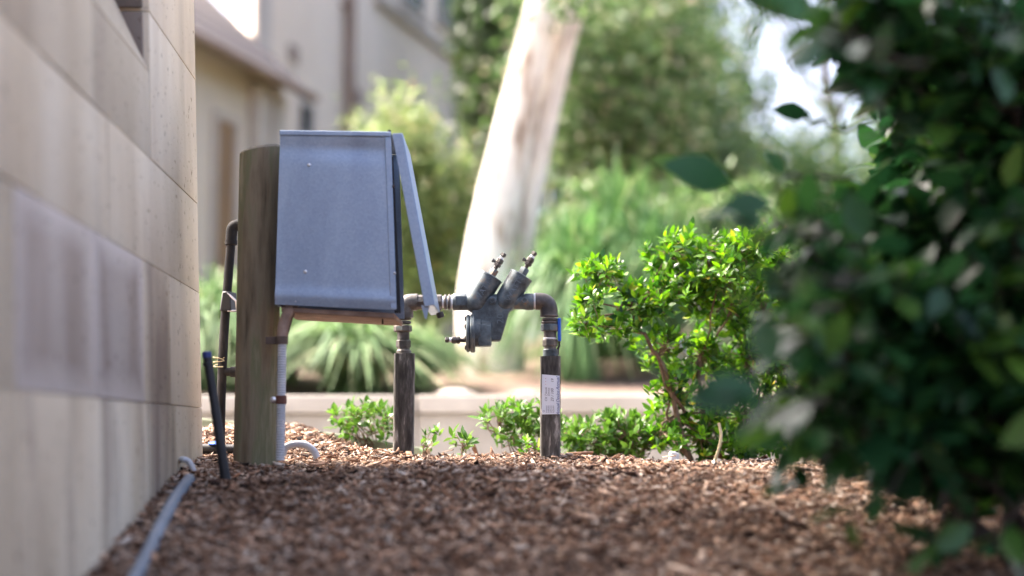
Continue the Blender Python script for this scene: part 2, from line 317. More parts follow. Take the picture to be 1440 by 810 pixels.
# ------------------------------------------------------------------ ground
PC = [(-60, -.5), (0, -.46), (1.6, -.36), (2.3, -.242), (2.6, -.182), (3.0, -.106), (3.25, -.092), (3.5, -.080), (3.75, -.078), (3.95, -.09), (4.15, -.30), (4.4, -.34), (6.05, -.34), (6.25, .10), (7, .16), (9, .36), (16, .85), (30, 1.3), (400, 1.6)]
PL = [(-60, -.5), (0, -.46), (1.6, -.36), (2.3, -.242), (2.6, -.182), (3.0, -.112), (3.25, -.088), (3.45, -.074), (3.65, -.04), (3.9, -.005), (4.1, .012), (4.2, .0), (4.4, -.34), (6.05, -.34), (6.25, .10), (7, .16), (9, .36), (16, .85), (30, 1.3), (400, 1.6)]
def sstep(a, b, x): t = np.clip((x - a) / (b - a), 0, 1); return t * t * (3 - 2 * t)
def G(x, y):
    x = np.asarray(x, float); y = np.asarray(y, float)
    zc = np.interp(y, *zip(*PC)); zl = np.interp(y, *zip(*PL))
    k = sstep(-.28, -.62, x)
    z = zc * (1 - k) + zl * k - .014 * sstep(.1, .5, x) * sstep(2.8, 3.5, y) * (1 - sstep(3.9, 4.1, y))
    z = z + sstep(-.5, 3, x) * np.interp(y, [0, 8.5, 12, 17, 26, 400], [0, 0, .9, 1.6, 2.6, 4])
    bed = 1 - sstep(3.9, 4.1, y)
    z = z + bed * (.006 * np.sin(9 * x + 2 * y) * np.sin(7 * y + 1) + .004 * np.sin(23 * x - 5 * y) * np.sin(17 * y + 3 * x))
    for hx, hy, ha, hr in ((-.30, 3.47, .018, .07), (.094, 3.47, .006, .06), (-.58, 3.2, .008, .09), (-.38, 3.6, .018, .12), (.3, 3.3, .012, .2), (-.1, 2.9, .015, .2), (.6, 2.9, .015, .25)):
        z = z + ha * np.exp(-((x - hx) ** 2 + (y - hy) ** 2) / hr ** 2)
    return z + E
def g1(x, y): return float(G(x, y))
xs = np.unique(np.concatenate([np.linspace(-300, -12, 14), np.linspace(-12, -1.6, 30), np.linspace(-1.6, 3.2, 130), np.linspace(3.2, 16, 30), np.linspace(16, 300, 14)]))
ys = np.unique(np.concatenate([np.linspace(-60, 0, 12), np.linspace(0, 2, 24), np.linspace(2, 4.6, 110), np.linspace(4.6, 6.4, 30), np.linspace(6.4, 20, 60), np.linspace(20, 400, 30)]))
XX, YY = np.meshgrid(xs, ys); ZZ = G(XX, YY)
nx, ny = len(xs), len(ys); idx = np.arange(nx * ny).reshape(ny, nx)
q = np.stack([idx[:-1, :-1], idx[:-1, 1:], idx[1:, 1:], idx[1:, :-1]], -1).reshape(-1, 4)
gm = np_mesh('ground', np.stack([XX, YY, ZZ], -1).reshape(-1, 3), q, 4); gm.polygons.foreach_set('use_smooth', [True] * len(gm.polygons))
tag(link('ground', gm, M['ground']), kind='structure')
pth = MB().hexa([V(-14, 4.5, E - .36), V(14, 4.5, E - .36), V(14, 5.98, E - .36), V(-14, 5.98, E - .36), V(-14, 4.5, E - .334), V(14, 4.5, E - .334), V(14, 5.98, E - .334), V(-14, 5.98, E - .334)])
tag(pth.build('path', M['path'], bevel=.006), kind='structure')

# ------------------------------------------------------------------ sandstone wall on the left
YC = 3.45
cb = pt(286, 652, YC); ct = pt(273, 0, YC)
WD = V(110 / F, -1, 0).normalized()                # along the wall, from the corner towards the camera
BAT = (ct.x - cb.x) / (ct.z - cb.z)                # the face leans back a little
WN = V(-1, -110 / F, 0).normalized()               # into the wall
EYE0 = V(cb.x + BAT * (E - cb.z), YC, E)           # face point at eye level at the corner
pxm = YC / F
def wp(s, h, d=0): return EYE0 + WD * s + V(BAT, 0, 1) * h + WN * d
def s_of(px): return YC * (1 - 327 / (610 - px)) * 1.0015      # distance along the wall of a photo column at eye level
wall = empty('sandstone_wall', wp(0, -.5), 'tall pale sandstone block wall close on the left with a deep splayed window', 'wall')
J = .0010
def block(s0, s1, h0, h1, m, d1=.30, d0=0, name='stone_block', bev=.0016):
    b = MB(); p = []
    d0 = d0 + random.uniform(0, .0025)
    for h in (h0 + J, h1 - J):
        for s, d in ((s0 + J, d0), (s1 - J, d0), (s1 - J, d1), (s0 + J, d1)): p.append(wp(s, h, d))
    return b.hexa(p).build(name, m, wall, bevel=bev, seg=2)
hh = lambda px: px * pxm
HJ = [-.62, hh(32), hh(194), hh(321), hh(501), hh(660), hh(830), hh(1000), hh(1170), hh(1340), hh(1560), hh(1800), hh(2050), hh(2300), hh(2560)]
sj = s_of(217)                                        # window jamb
W1 = sj + 1.0                                         # other side of the window
sill = hh(426)
rows = {
    0: [0, s_of(246), s_of(206), s_of(138), s_of(20), 2.1, 2.8, 3.5, 4.3, 5.1],
    1: [0, s_of(240), s_of(202), s_of(134), s_of(20), 1.95, 2.6, 3.4, 4.2, 5.1],
    2: [0, s_of(214), s_of(155), s_of(57), 1.9, 2.5, 3.3, 4.1, 5.1],
    3: [0, sj, sj + .5, W1, 2.3, 3.0, 3.8, 4.5, 5.1],
    4: [0, sj, W1, 2.5, 3.2, 4.0, 5.1], 5: [0, s_of(240), sj, W1, 2.3, 3.1, 4.0, 5.1], 6: [0, sj, W1, 2.5, 3.2, 4.0, 5.1],
    7: [0, .8, 1.5, 2.3, 3.1, 4.0, 5.1], 8: [0, .5, 1.2, 2.0, 2.8, 3.6, 4.4, 5.1], 9: [0, .8, 1.6, 2.5, 3.4, 4.3, 5.1], 10: [0, .5, 1.3, 2.2, 3.1, 4.0, 5.1], 11: [0, .8, 1.6, 2.5, 3.4, 4.3, 5.1], 12: [0, .5, 1.3, 2.2, 3.1, 4.0, 5.1], 13: [0, .8, 1.6, 2.5, 3.4, 4.3, 5.1]}
for r, sp in rows.items():
    for i in range(len(sp) - 1):
        a, b = sp[i], sp[i + 1]; h0, h1 = HJ[r], HJ[r + 1]
        if r in (4, 5, 6) and abs(a - sj) < 1e-6 or (r == 5 and a == sj): continue
        if r == 3 and sj - 1e-6 <= a < W1 - 1e-6: h1 = sill
        m = M['stone_panel'] if (r == 1 and i in (2, 3)) else M['stone_base'] if r == 0 or (r == 1 and i == 1) else M['stone']
        block(a, b, h0, h1, m)
# splayed sill, reveals, glazing
mb = MB(); hs_ = [wp(sj + J, sill + J, .002), wp(W1 - J, sill + J, .002), wp(W1 - J, sill + J, .30), wp(sj + J, sill + J, .30),
                  wp(sj + J, sill + .006, .004), wp(W1 - J, sill + .006, .004), wp(W1 - J, sill + .55, .245), wp(sj + J, sill + .55, .245)]
mb.hexa(hs_).build('window_sill', M['stone'], wall, bevel=.003)
block(sj - .004, W1 + .004, sill + .3, HJ[7] - .001, M['glass'], .29, .262, 'window_pane', .001)
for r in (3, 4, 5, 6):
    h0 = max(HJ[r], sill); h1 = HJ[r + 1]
    block(sj + .0005, sj + .013, h0 + .004, h1 - .003, M['stone_shaded'], .26, .012, 'jamb_stone', .002)
mb = MB()
p = [wp(.02, -.62, .005), wp(5.08, -.62, .005), wp(5.08, -.62, .29), wp(.02, -.62, .29)] + [wp(.02, sill - .01, .005), wp(5.08, sill - .01, .005), wp(5.08, sill - .01, .29), wp(.02, sill - .01, .29)]
mb.hexa(p)
for a, b in ((.02, sj - .02), (W1 + .02, 5.08)):
    mb.hexa([wp(a, sill - .01, .005), wp(b, sill - .01, .005), wp(b, sill - .01, .29), wp(a, sill - .01, .29), wp(a, HJ[14] - .01, .005), wp(b, HJ[14] - .01, .005), wp(b, HJ[14] - .01, .29), wp(a, HJ[14] - .01, .29)])
mb.hexa([wp(sj - .03, HJ[7] + .01, .02), wp(W1 + .03, HJ[7] + .01, .02), wp(W1 + .03, HJ[7] + .01, .28), wp(sj - .03, HJ[7] + .01, .28), wp(sj - .03, HJ[14] - .02, .02), wp(W1 + .03, HJ[14] - .02, .02), wp(W1 + .03, HJ[14] - .02, .28), wp(sj - .03, HJ[14] - .02, .28)])
mb.build('mortar_core', M['mortar'], wall)

# ------------------------------------------------------------------ timber post
YP = 3.28
def log_post(name, bot, top, r0, r1, m, parent):
    n, k = 40, 30; vv = []; ff = []
    for i in range(k + 1):
        t = i / k; c = bot.lerp(top, t); rr = r0 + (r1 - r0) * t
        for j in range(n):
            th = 2 * math.pi * j / n
            w = 1 + .018 * math.sin(3 * th + 1) + .012 * math.sin(7 * th + 2.3 * t) + .006 * math.sin(19 * th + 6 * t) + .01 * math.sin(5 * t + th)
            # cracks run down the grain
            w -= .05 * math.exp(-((th - 4.45 - .05 * math.sin(9 * t)) / .035) ** 2) + .035 * math.exp(-((th - 5.1 + .04 * math.sin(7 * t)) / .03) ** 2)
            vv.append(c + V(math.cos(th) * rr * w, math.sin(th) * rr * w, (.010 * math.cos(th - .3) if i == k else 0) - (.004 if i == k else 0)))
    for i in range(k):
        for j in range(n): ff.append((i * n + j, i * n + (j + 1) % n, (i + 1) * n + (j + 1) % n, (i + 1) * n + j))
    b = MB(); b.add(vv, ff); o = b.build(name, m, parent, ang=60)
    cap = MB(); ring = vv[k * n:]; cc = sum(ring, V(0, 0, 0)) / n
    inner = [cc + (p_ - cc) * .93 + V(0, 0, .006) for p_ in ring]
    cap.add(ring + inner + [cc + V(0, 0, .007)], [(i, (i + 1) % n, n + (i + 1) % n, n + i) for i in range(n)] + [(n + i, n + (i + 1) % n, 2 * n) for i in range(n)])
    cap.build('post_top', M['endgrain'], o, ang=60)
    return o
pb = pt(358, 700, YP); ptp = pt(366, 210, YP)
post = empty('timber_post', pb, 'weathered round timber post holding the grey metal box', 'post')
log_post('shaft', pb, ptp, .0515, .0475, M['post'], post)

# ------------------------------------------------------------------ galvanised box with its flap hanging open
YB = 3.15; DB = .25
bl0, bl1, br0, br1 = pt(386.5, 428, YB), pt(394, 186, YB), pt(557, 436, YB), pt(549, 188, YB)
DY = V(0, DB, 0)
box = empty('meter_box', pt(470, 445, YB + DB / 2), 'blue grey galvanised metal box on the post with its front flap hanging open', 'metal box')
def quadgrid(a, b, c, d, nu, nv, fn):
    vv = []; ff = []
    for j in range(nv + 1):
        for i in range(nu + 1):
            u, v = i / nu, j / nv
            vv.append(a.lerp(b, u).lerp(d.lerp(c, u), v) + fn(u, v))
    for j in range(nv):
        for i in range(nu): ff.append((j * (nu + 1) + i, j * (nu + 1) + i + 1, (j + 1) * (nu + 1) + i + 1, (j + 1) * (nu + 1) + i))
    return vv, ff
def panel_shape(u, v):
    # shallow dents near top and bottom edges and a folded rim
    d = .0075 * math.exp(-((v - .905) / .05) ** 2) * (.5 + .5 * math.exp(-((u - .68) / .3) ** 2)) - .0045 * math.exp(-((v - .055) / .035) ** 2)
    d += .0012 * math.sin(3.1 * u + 1) * math.sin(4 * v)
    return V(0, d, 0)
vv, ff = quadgrid(bl0, br0, br1, bl1, 30, 46, panel_shape)
b = MB(); b.add(vv, ff); b.add([p_ + V(0, .0016, 0) for p_ in vv], [f[::-1] for f in ff])
b.build('side_panel', M['galv'], box, ang=60)
b = MB(); vv2, ff2 = quadgrid(bl0 + DY, br0 + DY, br1 + DY, bl1 + DY, 6, 6, lambda u, v: V(0, 0, 0)); b.add(vv2, ff2); b.add([p_ - V(0, .0016, 0) for p_ in vv2], [f[::-1] for f in ff2]); b.build('side_panel', M['galv'], box)
def slab(name, a, b_, c, d, th, m, par, bev=.0008):
    """thin sheet with corners a b c d, thickness vector th"""
    mb_ = MB(); mb_.hexa([a, b_, c, d] + [k + Vector(th) for k in (a, b_, c, d)]); return mb_.build(name, m, par, bevel=bev)
e1 = V(0, -.0012, 0)
slab('top_panel', bl1 + V(-.001, -.0035, .001), br1 + V(.001, -.0035, .001), br1 + V(.001, DB + .0035, .001), bl1 + V(-.001, DB + .0035, .001), (0, 0, .003), M['galv'], box)
rim = MB()
rim.hexa([bl1 + V(-.001, -.0055, -.007), br1 + V(.001, -.0055, -.007), br1 + V(.001, -.0025, -.007), bl1 + V(-.001, -.0025, -.007), bl1 + V(-.001, -.0055, .0035), br1 + V(.001, -.0055, .0035), br1 + V(.001, -.0025, .0035), bl1 + V(-.001, -.0025, .0035)])
rim.build('top_flange', M['galv'], box, bevel=.001)
slab('back_panel', bl0 + V(0, .003, 0), bl0 + V(0, DB - .003, 0), bl1 + V(0, DB - .003, 0), bl1 + V(0, .003, 0), (.002, 0, 0), M['galv'], box)
slab('bottom_board', bl0 + V(.012, .012, -.004), br0 + V(-.004, .012, -.006), br0 + V(-.004, DB - .006, -.006), bl0 + V(.012, DB - .006, -.004), (0, 0, -.012), M['rust'], box, .002)
# inward lip on the open side; black sheets put in for inner shade
slab('front_lip', br0 + V(-.012, -.0035, .002), br0 + V(.0015, -.0035, .002), br1 + V(.0015, -.0035, -.008), br1 + V(-.012, -.0035, -.008), (0, .0022, 0), M['galv'], box)
slab('inner_shade_sheet', bl0 + V(.006, .006, .0), bl0 + V(.006, DB - .006, 0), bl1 + V(.006, DB - .006, -.004), bl1 + V(.006, .006, -.004), (.002, 0, 0), M['black'], box)
slab('inner_shade_sheet', br0 + V(-.004, .0075, -.006), br0 + V(.010, .0075, -.006), br1 + V(.006, .0075, -.05), br1 + V(-.004, .0075, -.05), (0, .003, 0), M['black'], box)
def screw(px, py, Y, r, m, par, ax=V(0, -1, 0), L_=.004):
    p_ = pt(px, py, Y); MB().lathe(p_ - ax * .002, ax, [(0, r), (.002, r), (.002 + L_ * .7, r * .8), (.002 + L_, r * .3)], 12).build('screw', m, par)
screw(434.5, 232, YB, .0042, M['bolt'], box); screw(429.5, 382, YB, .0042, M['bolt'], box)
screw(553.5, 262, YB - .004, .0038, M['darkbolt'], box); screw(555, 384, YB - .004, .003, M['bolt'], box)
screw(416, 424, YB, .002, M['bolt'], box)
MB().lathe(pt(547.5, 187, YB + .01), (0, 0, 1), [(0, .004), (.004, .0042), (.007, .003)], 10).build('hinge_pin', M['darkbolt'], box)
MB().tube([pt(538, 446, YB + .05), pt(538, 456, YB + .05)], .0018, 6).build('wire_end', M['bracket'], box)
# flap: outer sheet, side flanges, bottom flange
t0, t1 = pt(551.5, 188, YB), pt(566, 187, YB); u0, u1 = pt(597, 431, YB), pt(611.5, 429, YB)
flap = MB(); flap.hexa([u1 + V(-.0022, 0, 0), u1, u1 + DY, u1 + DY + V(-.0022, 0, 0), t1 + V(-.0022, 0, 0), t1, t1 + DY, t1 + DY + V(-.0022, 0, 0)])
flap_o = flap.build('door_flap', M['galv'], box, bevel=.0008)
for dy in (0, DB - .002):
    o_ = V(0, dy, 0); fl = MB(); th = V(0, .002, 0)
    fl.hexa([u0 + o_ - V(0, .0015, 0), u1 + o_ - V(.0024, .0015, 0), u1 + o_ + th - V(.0024, 0.0015, 0), u0 + o_ + th - V(0, .0015, 0), t0 + o_ - V(0, .0015, 0), t1 + o_ - V(.0024, .0015, 0), t1 + o_ + th - V(.0024, .0015, 0), t0 + o_ + th - V(0, .0015, 0)])
    fl.build('flap_flange', M['galv'], flap_o, bevel=.0006)
slab('flap_flange', u0 + V(0, .002, 0), u1 + V(-.003, .002, 0), u1 + DY - V(.003, .004, 0), u0 + DY - V(0, .004, 0), (0, 0, .002), M['galv'], flap_o)
tongue = MB(); tongue.hexa([u0 + V(.000, .01, -.026), u0 + V(.004, .01, -.028), u0 + V(.004, .012, -.028), u0 + V(0, .012, -.026), u0 + V(-.008, .01, .004), u0 + V(.010, .01, .002), u0 + V(.010, .012, .002), u0 + V(-.008, .012, .004)])
tongue.build('latch_tongue', M['galv'], flap_o)
lk = MB(); lk.lathe(u1 + V(.004, DB * .5, -.006), (.3, 0, -1), [(0, .008), (.008, .009), (.013, .007)], 10); lk.build('latch', M['darkbolt'], flap_o)

# ------------------------------------------------------------------ backflow valve on its two risers
YV = 3.5; K = YV / F
v = lambda x, y, dy=0: pt(x, y, YV) + V(0, dy, 0)
val = empty('backflow_valve', v(670, 640), 'dark blue grey backflow valve with two angled barrels carried on two sleeved risers', 'pipe valve')
AX, AZ = V(1, 0, 0), V(0, 0, 1)
def cyl(name, x0, x1, yc, r, m, n=20, par=None, ch=.12, dy=0):      # along x, in photo pixels
    l = (x1 - x0) * K; rr = r * K; c = min(ch * rr, l * .3)
    return MB().lathe(v(x0, yc, dy), AX, [(0, rr - c), (c, rr), (l - c, rr), (l, rr - c)], n, R(30) if n == 6 else 0).build(name, m, par or val)
def cyv(name, y0, y1, xc, r, m, n=20, par=None, ch=.12, rot=0):      # upright, y1 lower than y0 in the picture
    l = (y1 - y0) * K; rr = r * K; c = min(ch * rr, l * .3)
    return MB().lathe(v(xc, y1), AZ, [(0, rr - c), (c, rr), (l - c, rr), (l, rr - c)], n, rot).build(name, m, par or val)
# risers
def riser(xc, ytop, ybot, w, lean=0):
    a = v(xc + lean, ytop); bt = v(xc, ybot + 12); hw = w / 2 * K; mb_ = MB(); vv_ = []; ff_ = []; prof = []
    for sx, sy in ((1, 1), (-1, 1), (-1, -1), (1, -1)):
        c0 = math.atan2(sy, sx) - R(45)
        for j in range(5):
            th = c0 + j * R(90) / 4; prof.append((sx * (hw - .009) + math.cos(th) * .009, sy * (hw - .009) + math.sin(th) * .009))
    n_ = len(prof); kk = 14
    for i in range(kk + 1):
        c = bt.lerp(a, i / kk)
        for j, (x_, y_) in enumerate(prof): vv_.append(c + V(x_ * (1 + .012 * math.sin(i * 1.7 + j)), y_ * (1 + .012 * math.cos(i * 1.3 + j * 2)), random.uniform(-.0012, .0012) if i == kk else 0))
    for i in range(kk):
        for j in range(n_): ff_.append((i * n_ + j, i * n_ + (j + 1) % n_, (i + 1) * n_ + (j + 1) % n_, (i + 1) * n_ + j))
    ff_ += [tuple(range(kk * n_, kk * n_ + n_))]
    mb_.add(vv_, ff_); return mb_.build('riser_sleeve', M['sleeve'], val, ang=50)
riser(567.3, 497.5, 628, 28.2, 1.7); rs = riser(773.7, 501, 640, 28.2, .3)
def elbow(path, r, name='elbow'):
    return MB().tube(bez(path, 7), r * K, 20).build(name, M['bronze'], val)
elbow([v(569, 447), v(569, 440), v(569.5, 431), v(574, 426), v(583, 425), v(587, 425)], 12.2)
cyv('coupling_ring', 446, 450, 567.7, 11, M['bronze']); cyv('coupling_ring', 451.5, 456, 567.5, 10.6, M['bronze'])
cyv('union_nut', 457.5, 467, 566.5, 13, M['bronze'], 8); cyv('nipple', 466, 478, 567.3, 8.6, M['bronze'])
cyv('hex_nut', 478, 489, 567.3, 10.4, M['bronze'], 6); cyv('nipple', 488, 494, 567.5, 8.8, M['bronze']); cyv('coupling_ring', 492, 498.5, 568, 10.6, M['bronze'])
cyl('coupling_ring', 584, 597, 425, 10.5, M['bronze'], 8); cyl('nipple', 596, 614, 425, 8.5, M['bronze'])
cyl('union_nut', 611.5, 622, 425, 11, M['bronze'], 8); cyl('thread_tape', 621, 632, 425, 8.2, M['tape']); cyl('coupling_ring', 624.5, 628.5, 425, 11, M['bronze']); cyl('coupling_ring', 630, 634, 425, 11.5, M['bronze'])
cyl('thread_tape', 633, 638.5, 424.5, 9.6, M['tape'])
cyl('thread_tape', 750, 754.5, 423.5, 11.6, M['tape'])
elbow([v(753, 424), v(757, 424), v(765, 425), v(770.5, 430), v(771.8, 438), v(771.8, 446)], 12.4)
cyv('coupling_ring', 442, 446, 772.2, 13, M['bronze']); cyv('coupling_ring', 447.5, 451, 773, 11.3, M['bronze']); cyv('coupling_ring', 451.8, 455.5, 772.8, 12, M['bronze'])
cyv('union_nut', 455.6, 466, 773.3, 13, M['valve'], 8); cyv('nipple', 465, 476, 773.3, 8.8, M['bronze']); cyv('thread_tape', 474.6, 477.5, 773.3, 9.3, M['tape'])
cyv('hex_nut', 477.3, 487.5, 773.6, 10.8, M['bronze'], 6); cyv('nipple', 487, 492, 773.6, 8.8, M['bronze']); cyv('coupling_ring', 491, 502, 774.3, 10.8, M['valve'])
lev = MB(); lev.hexa([v(784.5, 480, -.012), v(789, 480, -.012), v(789, 480, .012), v(784.5, 480, .012), v(784, 447.5, -.012), v(788.5, 447.5, -.012), v(788.5, 447.5, .012), v(784, 447.5, .012)])
lv = lev.build('lever_handle', M['blue'], val, bevel=.0015)
MB().tube([v(786.3, 478), v(786.6, 486), v(784.5, 491), v(784.6, 499)], .0028, 8).build('lever_stem', M['darkbolt'], lv)
# casting
ax2 = (v(17.8 + 690, 387 - 30) - v(690, 387)).normalized()
body = MB()
body.lathe(v(637, 424.5), AX, [(0, 11.2 * K), (1.5 * K, 12.2 * K), (20 * K, 12.2 * K), (24 * K, 11 * K), (100 * K, 11 * K), (104 * K, 12 * K), (112 * K, 12 * K), (114 * K, 11.2 * K)], 26)
for (tx, ty, w) in ((690.6, 387.7, 17.5), (733.5, 386.5, 16.8)):
    T = v(tx, ty); l = 50 * K; r_ = w * K
    body.lathe(T - ax2 * l, ax2, [(-9 * K, r_ * .35), (-4 * K, r_ * .75), (2 * K, r_ * .94), (8 * K, r_ * .98), (l - 3.2 * K, r_), (l - 3 * K, r_ * 1.035), (l - .6 * K, r_ * 1.035), (l, r_ * .98)], 30)
bd = MB(); poly = [(664, 420), (728, 420), (719.5, 436), (715.5, 441), (704.5, 478), (702.5, 480), (664, 480)]
bd.prism([v(x, y, -.019) for x, y in poly], (0, .038, 0)); bo0 = body.build('valve_body', M['valve'], val, ang=40)
bd.build('lower_casting', M['valve'], val, bevel=.007, seg=4)
MB().lathe(v(664, 467), AX, [(0, 21 * K), (12 * K, 21 * K), (13.5 * K, 19 * K), (26.5 * K, 19 * K), (27.5 * K, 17.5 * K)], 28).build('relief_chamber', M['valve'], val)
pk = MB(); pk.prism([v(x, y, -.034) for x, y in ((673, 457), (690.5, 459), (690.5, 487.3), (673, 488))], (0, .05, 0)); pk.build('relief_port', M['valve'], val, bevel=.003, seg=2)
fl1 = cyl('flange', 661.5, 668.3, 468.8, 27.3, M['valve'], 32, ch=.05); fl2 = cyl('flange', 655.8, 661, 468.8, 26.6, M['valve'], 32, ch=.06)
for k in range(8):
    th = R(22.5 + 45 * k); yy_ = math.sin(th) * 22; dd = math.cos(th) * 22 * K
    MB().lathe(v(656.4, 468.8 - yy_, dd), (-1, 0, 0), [(0, 3.4 * K), (2.2 * K, 3.2 * K), (2.8 * K, 2 * K)], 6).build('flange_bolt', M['darkbolt'], fl2)
# inlet pad, plugs, cast letters
pd = MB(); pd.prism([v(x, y, -12.6 * K) for x, y in ((640.5, 417), (655, 417), (655, 431), (640.5, 431))], (0, .006, 0)); pd.build('inlet_pad', M['valve'], bo0, bevel=.0012)
for x, y, r_ in ((692.5, 423.5, 5.4), (737.5, 423.8, 5.0)):
    MB().lathe(v(x, y, -12.5 * K), (0, -1, 0), [(-8 * K, r_ * 1.1 * K), (1.6 * K, r_ * K), (2.2 * K, r_ * .8 * K), (2.2 * K, r_ * .55 * K), (.6 * K, r_ * .5 * K)], 18).build('port_plug', M['valve'], bo0)
def text_pts(body_, size, shear=0.0, spacing=1.0):
    cu = bpy.data.curves.new('lettering', 'FONT'); cu.body = body_; cu.size = size; cu.align_x = 'CENTER'; cu.align_y = 'CENTER'; cu.shear = shear; cu.space_character = spacing
    cu.resolution_u = 3
    o = bpy.data.objects.new('lettering', cu); C.objects.link(o)
    me = bpy.data.meshes.new_from_object(o); vv_ = [p_.co.copy() for p_ in me.vertices]; ff_ = [tuple(f.vertices) for f in me.polygons]
    bpy.data.objects.remove(o); bpy.data.curves.remove(cu); bpy.data.meshes.remove(me); return vv_, ff_
def letters_on_barrel(txt, size, T, along, r_, ang0=0.0):
    vv_, ff_ = text_pts(txt, size); a = ax2; side = a.cross(V(0, -1, 0)).normalized()          # up the barrel / across it
    n = len(vv_); out = []
    for lift in (0.0, .0014):
        for p_ in vv_:
            th = ang0 - p_.y / r_; rad = r_ - .0006 + lift
            out.append(T - a * along + a * p_.x + (V(0, -1, 0) * math.cos(th) + side * math.sin(th)) * rad)
    m_ = MB(); m_.add(out[n:], ff_)
    # walls of the raised letters
    ec = {}
    for f in ff_:
        for i in range(len(f)):
            k_ = (f[i], f[(i + 1) % len(f)]); ec[k_] = 1
    walls = [(x, y, y + n, x + n) for (x, y) in ec if (y, x) not in ec]
    m2 = MB(); m2.add(out, walls); m_.v += m2.v; m_.f += [tuple(i + n for i in f) for f in m2.f]
    return m_.build('cast_lettering', M['letter_light'], bo0, smooth=False)
for tx, ty, w in ((690.6, 387.7, 17.5), (733.5, 386.5, 16.8)):
    letters_on_barrel('WATTS', .021, v(tx, ty), 23 * K, w * K, .12)
vv_, ff_ = text_pts('20', .026); m_ = MB(); m_.add([v(704, 449, -.0205) + V(-p_.y * .9, 0, p_.x) for p_ in vv_], ff_); m_.build('cast_lettering', M['letter_light'], bo0, smooth=False)
# test cocks
def cock(P, a, sc=1.0, stub=True, base=True):
    q_ = K * sc; a = a.normalized(); o = None
    if base: o = MB().lathe(P, a, [(-2 * q_, 8 * q_), (11 * q_, 8 * q_), (12 * q_, 7.2 * q_)], 6).build('test_cock', M['valve'], val)
    else: o = MB().lathe(P, a, [(-3 * q_, 3.6 * q_), (6 * q_, 3.6 * q_)], 10).build('test_cock', M['bronze'], val)
    st = 11 if base else 4
    MB().lathe(P + a * st * q_, a, [(0, 3.3 * q_), (6 * q_, 3.3 * q_), (7 * q_, 5.8 * q_), (11 * q_, 6.1 * q_), (11.6 * q_, 5.2 * q_), (12.8 * q_, 5.2 * q_), (13.4 * q_, 6.1 * q_), (19 * q_, 6 * q_), (20.5 * q_, 4.6 * q_)], 8).build('cock_body', M['bronze'], o)
    MB().lathe(P + a * (st + 20) * q_, a, [(0, 3.9 * q_), (4 * q_, 3.7 * q_)], 12).build('thread_tape', M['tape'], o)
    MB().lathe(P + a * (st + 23) * q_, a, [(0, 3.2 * q_), (2.3 * q_, 3.2 * q_), (2.6 * q_, 5.2 * q_), (7 * q_, 5.0 * q_), (8 * q_, 4 * q_)], 6).build('cock_cap', M['bronze'], o)
    if stub:
        sd_ = (a.cross(V(0, -1, 0))).normalized()
        if sd_.x > 0: sd_ = -sd_
        MB().lathe(P + a * (st + 12) * q_, sd_, [(3 * q_, 2.3 * q_), (8 * q_, 2.3 * q_), (8.3 * q_, 3.2 * q_), (11 * q_, 3.1 * q_)], 8).build('cock_screw', M['bronze'], o)
cock(v(690.6, 387.7), ax2, .88); cock(v(733.5, 386.5), ax2, .9)
cock(v(656, 478.5), V(-1, 0, .02), .86, False, False)
# paper tag on the right riser
tx0, tx1, ty0, ty1 = 761.8, 786.6, 527, 583; yt = -14.1 * K - .0018
tg = MB(); vvt, fft = quadgrid(v(tx0, ty1, yt), v(tx1, ty1 - .5, yt), v(tx1, ty0 + 2, yt), v(tx0, ty0, yt), 8, 8, lambda a, b: V(0, .0006 * math.sin(5 * a + 3 * b), 0)); tg.add(vvt, fft)
tag_o = tg.build('paper_tag', M['paper'], val); tag_o['label'] = 'white inspection tag with blue handwriting'
def tagtext(txt, px, py, size, m, shear=.0, sp=1.0):
    vv_, ff_ = text_pts(txt, size, shear, sp); m_ = MB()
    m_.add([v(px, py, yt - .0012) + V(-p_.y, 0, p_.x) for p_ in vv_], ff_); m_.build('lettering', m, tag_o, smooth=False)
tagtext('Annual Device', 784.2, 567, .0105, M['ink'], .3, .95); tagtext('Annual', 784.0, 540, .0115, M['ink'], .3)
tagtext('CX 7 book', 767.5, 555, .0075, M['print'], .25); tagtext('Device', 771.3, 551.5, .007, M['print'], .25)
tagtext('23 / 100', 776.3, 556, .0095, M['print'], .25); tagtext('19', 776.5, 536, .0095, M['print'], .25)
for i, x_ in enumerate((768, 770.5, 773, 775.5, 778)): tagtext('Inspection', x_, 575.5, .0042, M['print'])
tagtext('O', 764.4, 578.5, .007, M['print']); tagtext('. . .', 765, 537, .014, M['pinkprint'])

# ------------------------------------------------------------------ pipes and conduits about the post
YE = 3.62; Ke = YE / F; ve = lambda x, y, dy=0: pt(x, y, YE) + V(0, dy, 0)
ep = empty('service_pipe', ve(309, 650), 'dark upright service pipe with an elbow and black bracket behind the post', 'pipe')
MB().tube(bez([ve(309, 660), ve(311, 560), ve(315, 470), ve(321, 390), ve(325, 338)], 5), [6.6 * Ke] * 21, 14).build('pipe_run', M['brownpipe'], ep)
MB().tube(bez([ve(325, 342), ve(325.5, 330), ve(327, 321), ve(333, 317), ve(345, 316)], 6), 8.3 * Ke, 16).build('elbow', M['brownpipe'], ep)
MB().lathe(ve(325, 340), (ve(325, 330) - ve(325, 340)), [(-5 * Ke, 7.4 * Ke), (-4 * Ke, 9 * Ke), (2 * Ke, 9 * Ke)], 16).build('collar', M['brownpipe'], ep)
bk = MB(); bk.hexa([ve(311, 438, -.022), ve(327, 438, -.022), ve(333, 438, .02), ve(311, 438, .02), ve(315, 411, -.022), ve(326, 411, -.022), ve(331, 411, .02), ve(315, 411, .02)]); bk.build('bracket', M['blackpipe'], ep, bevel=.002)
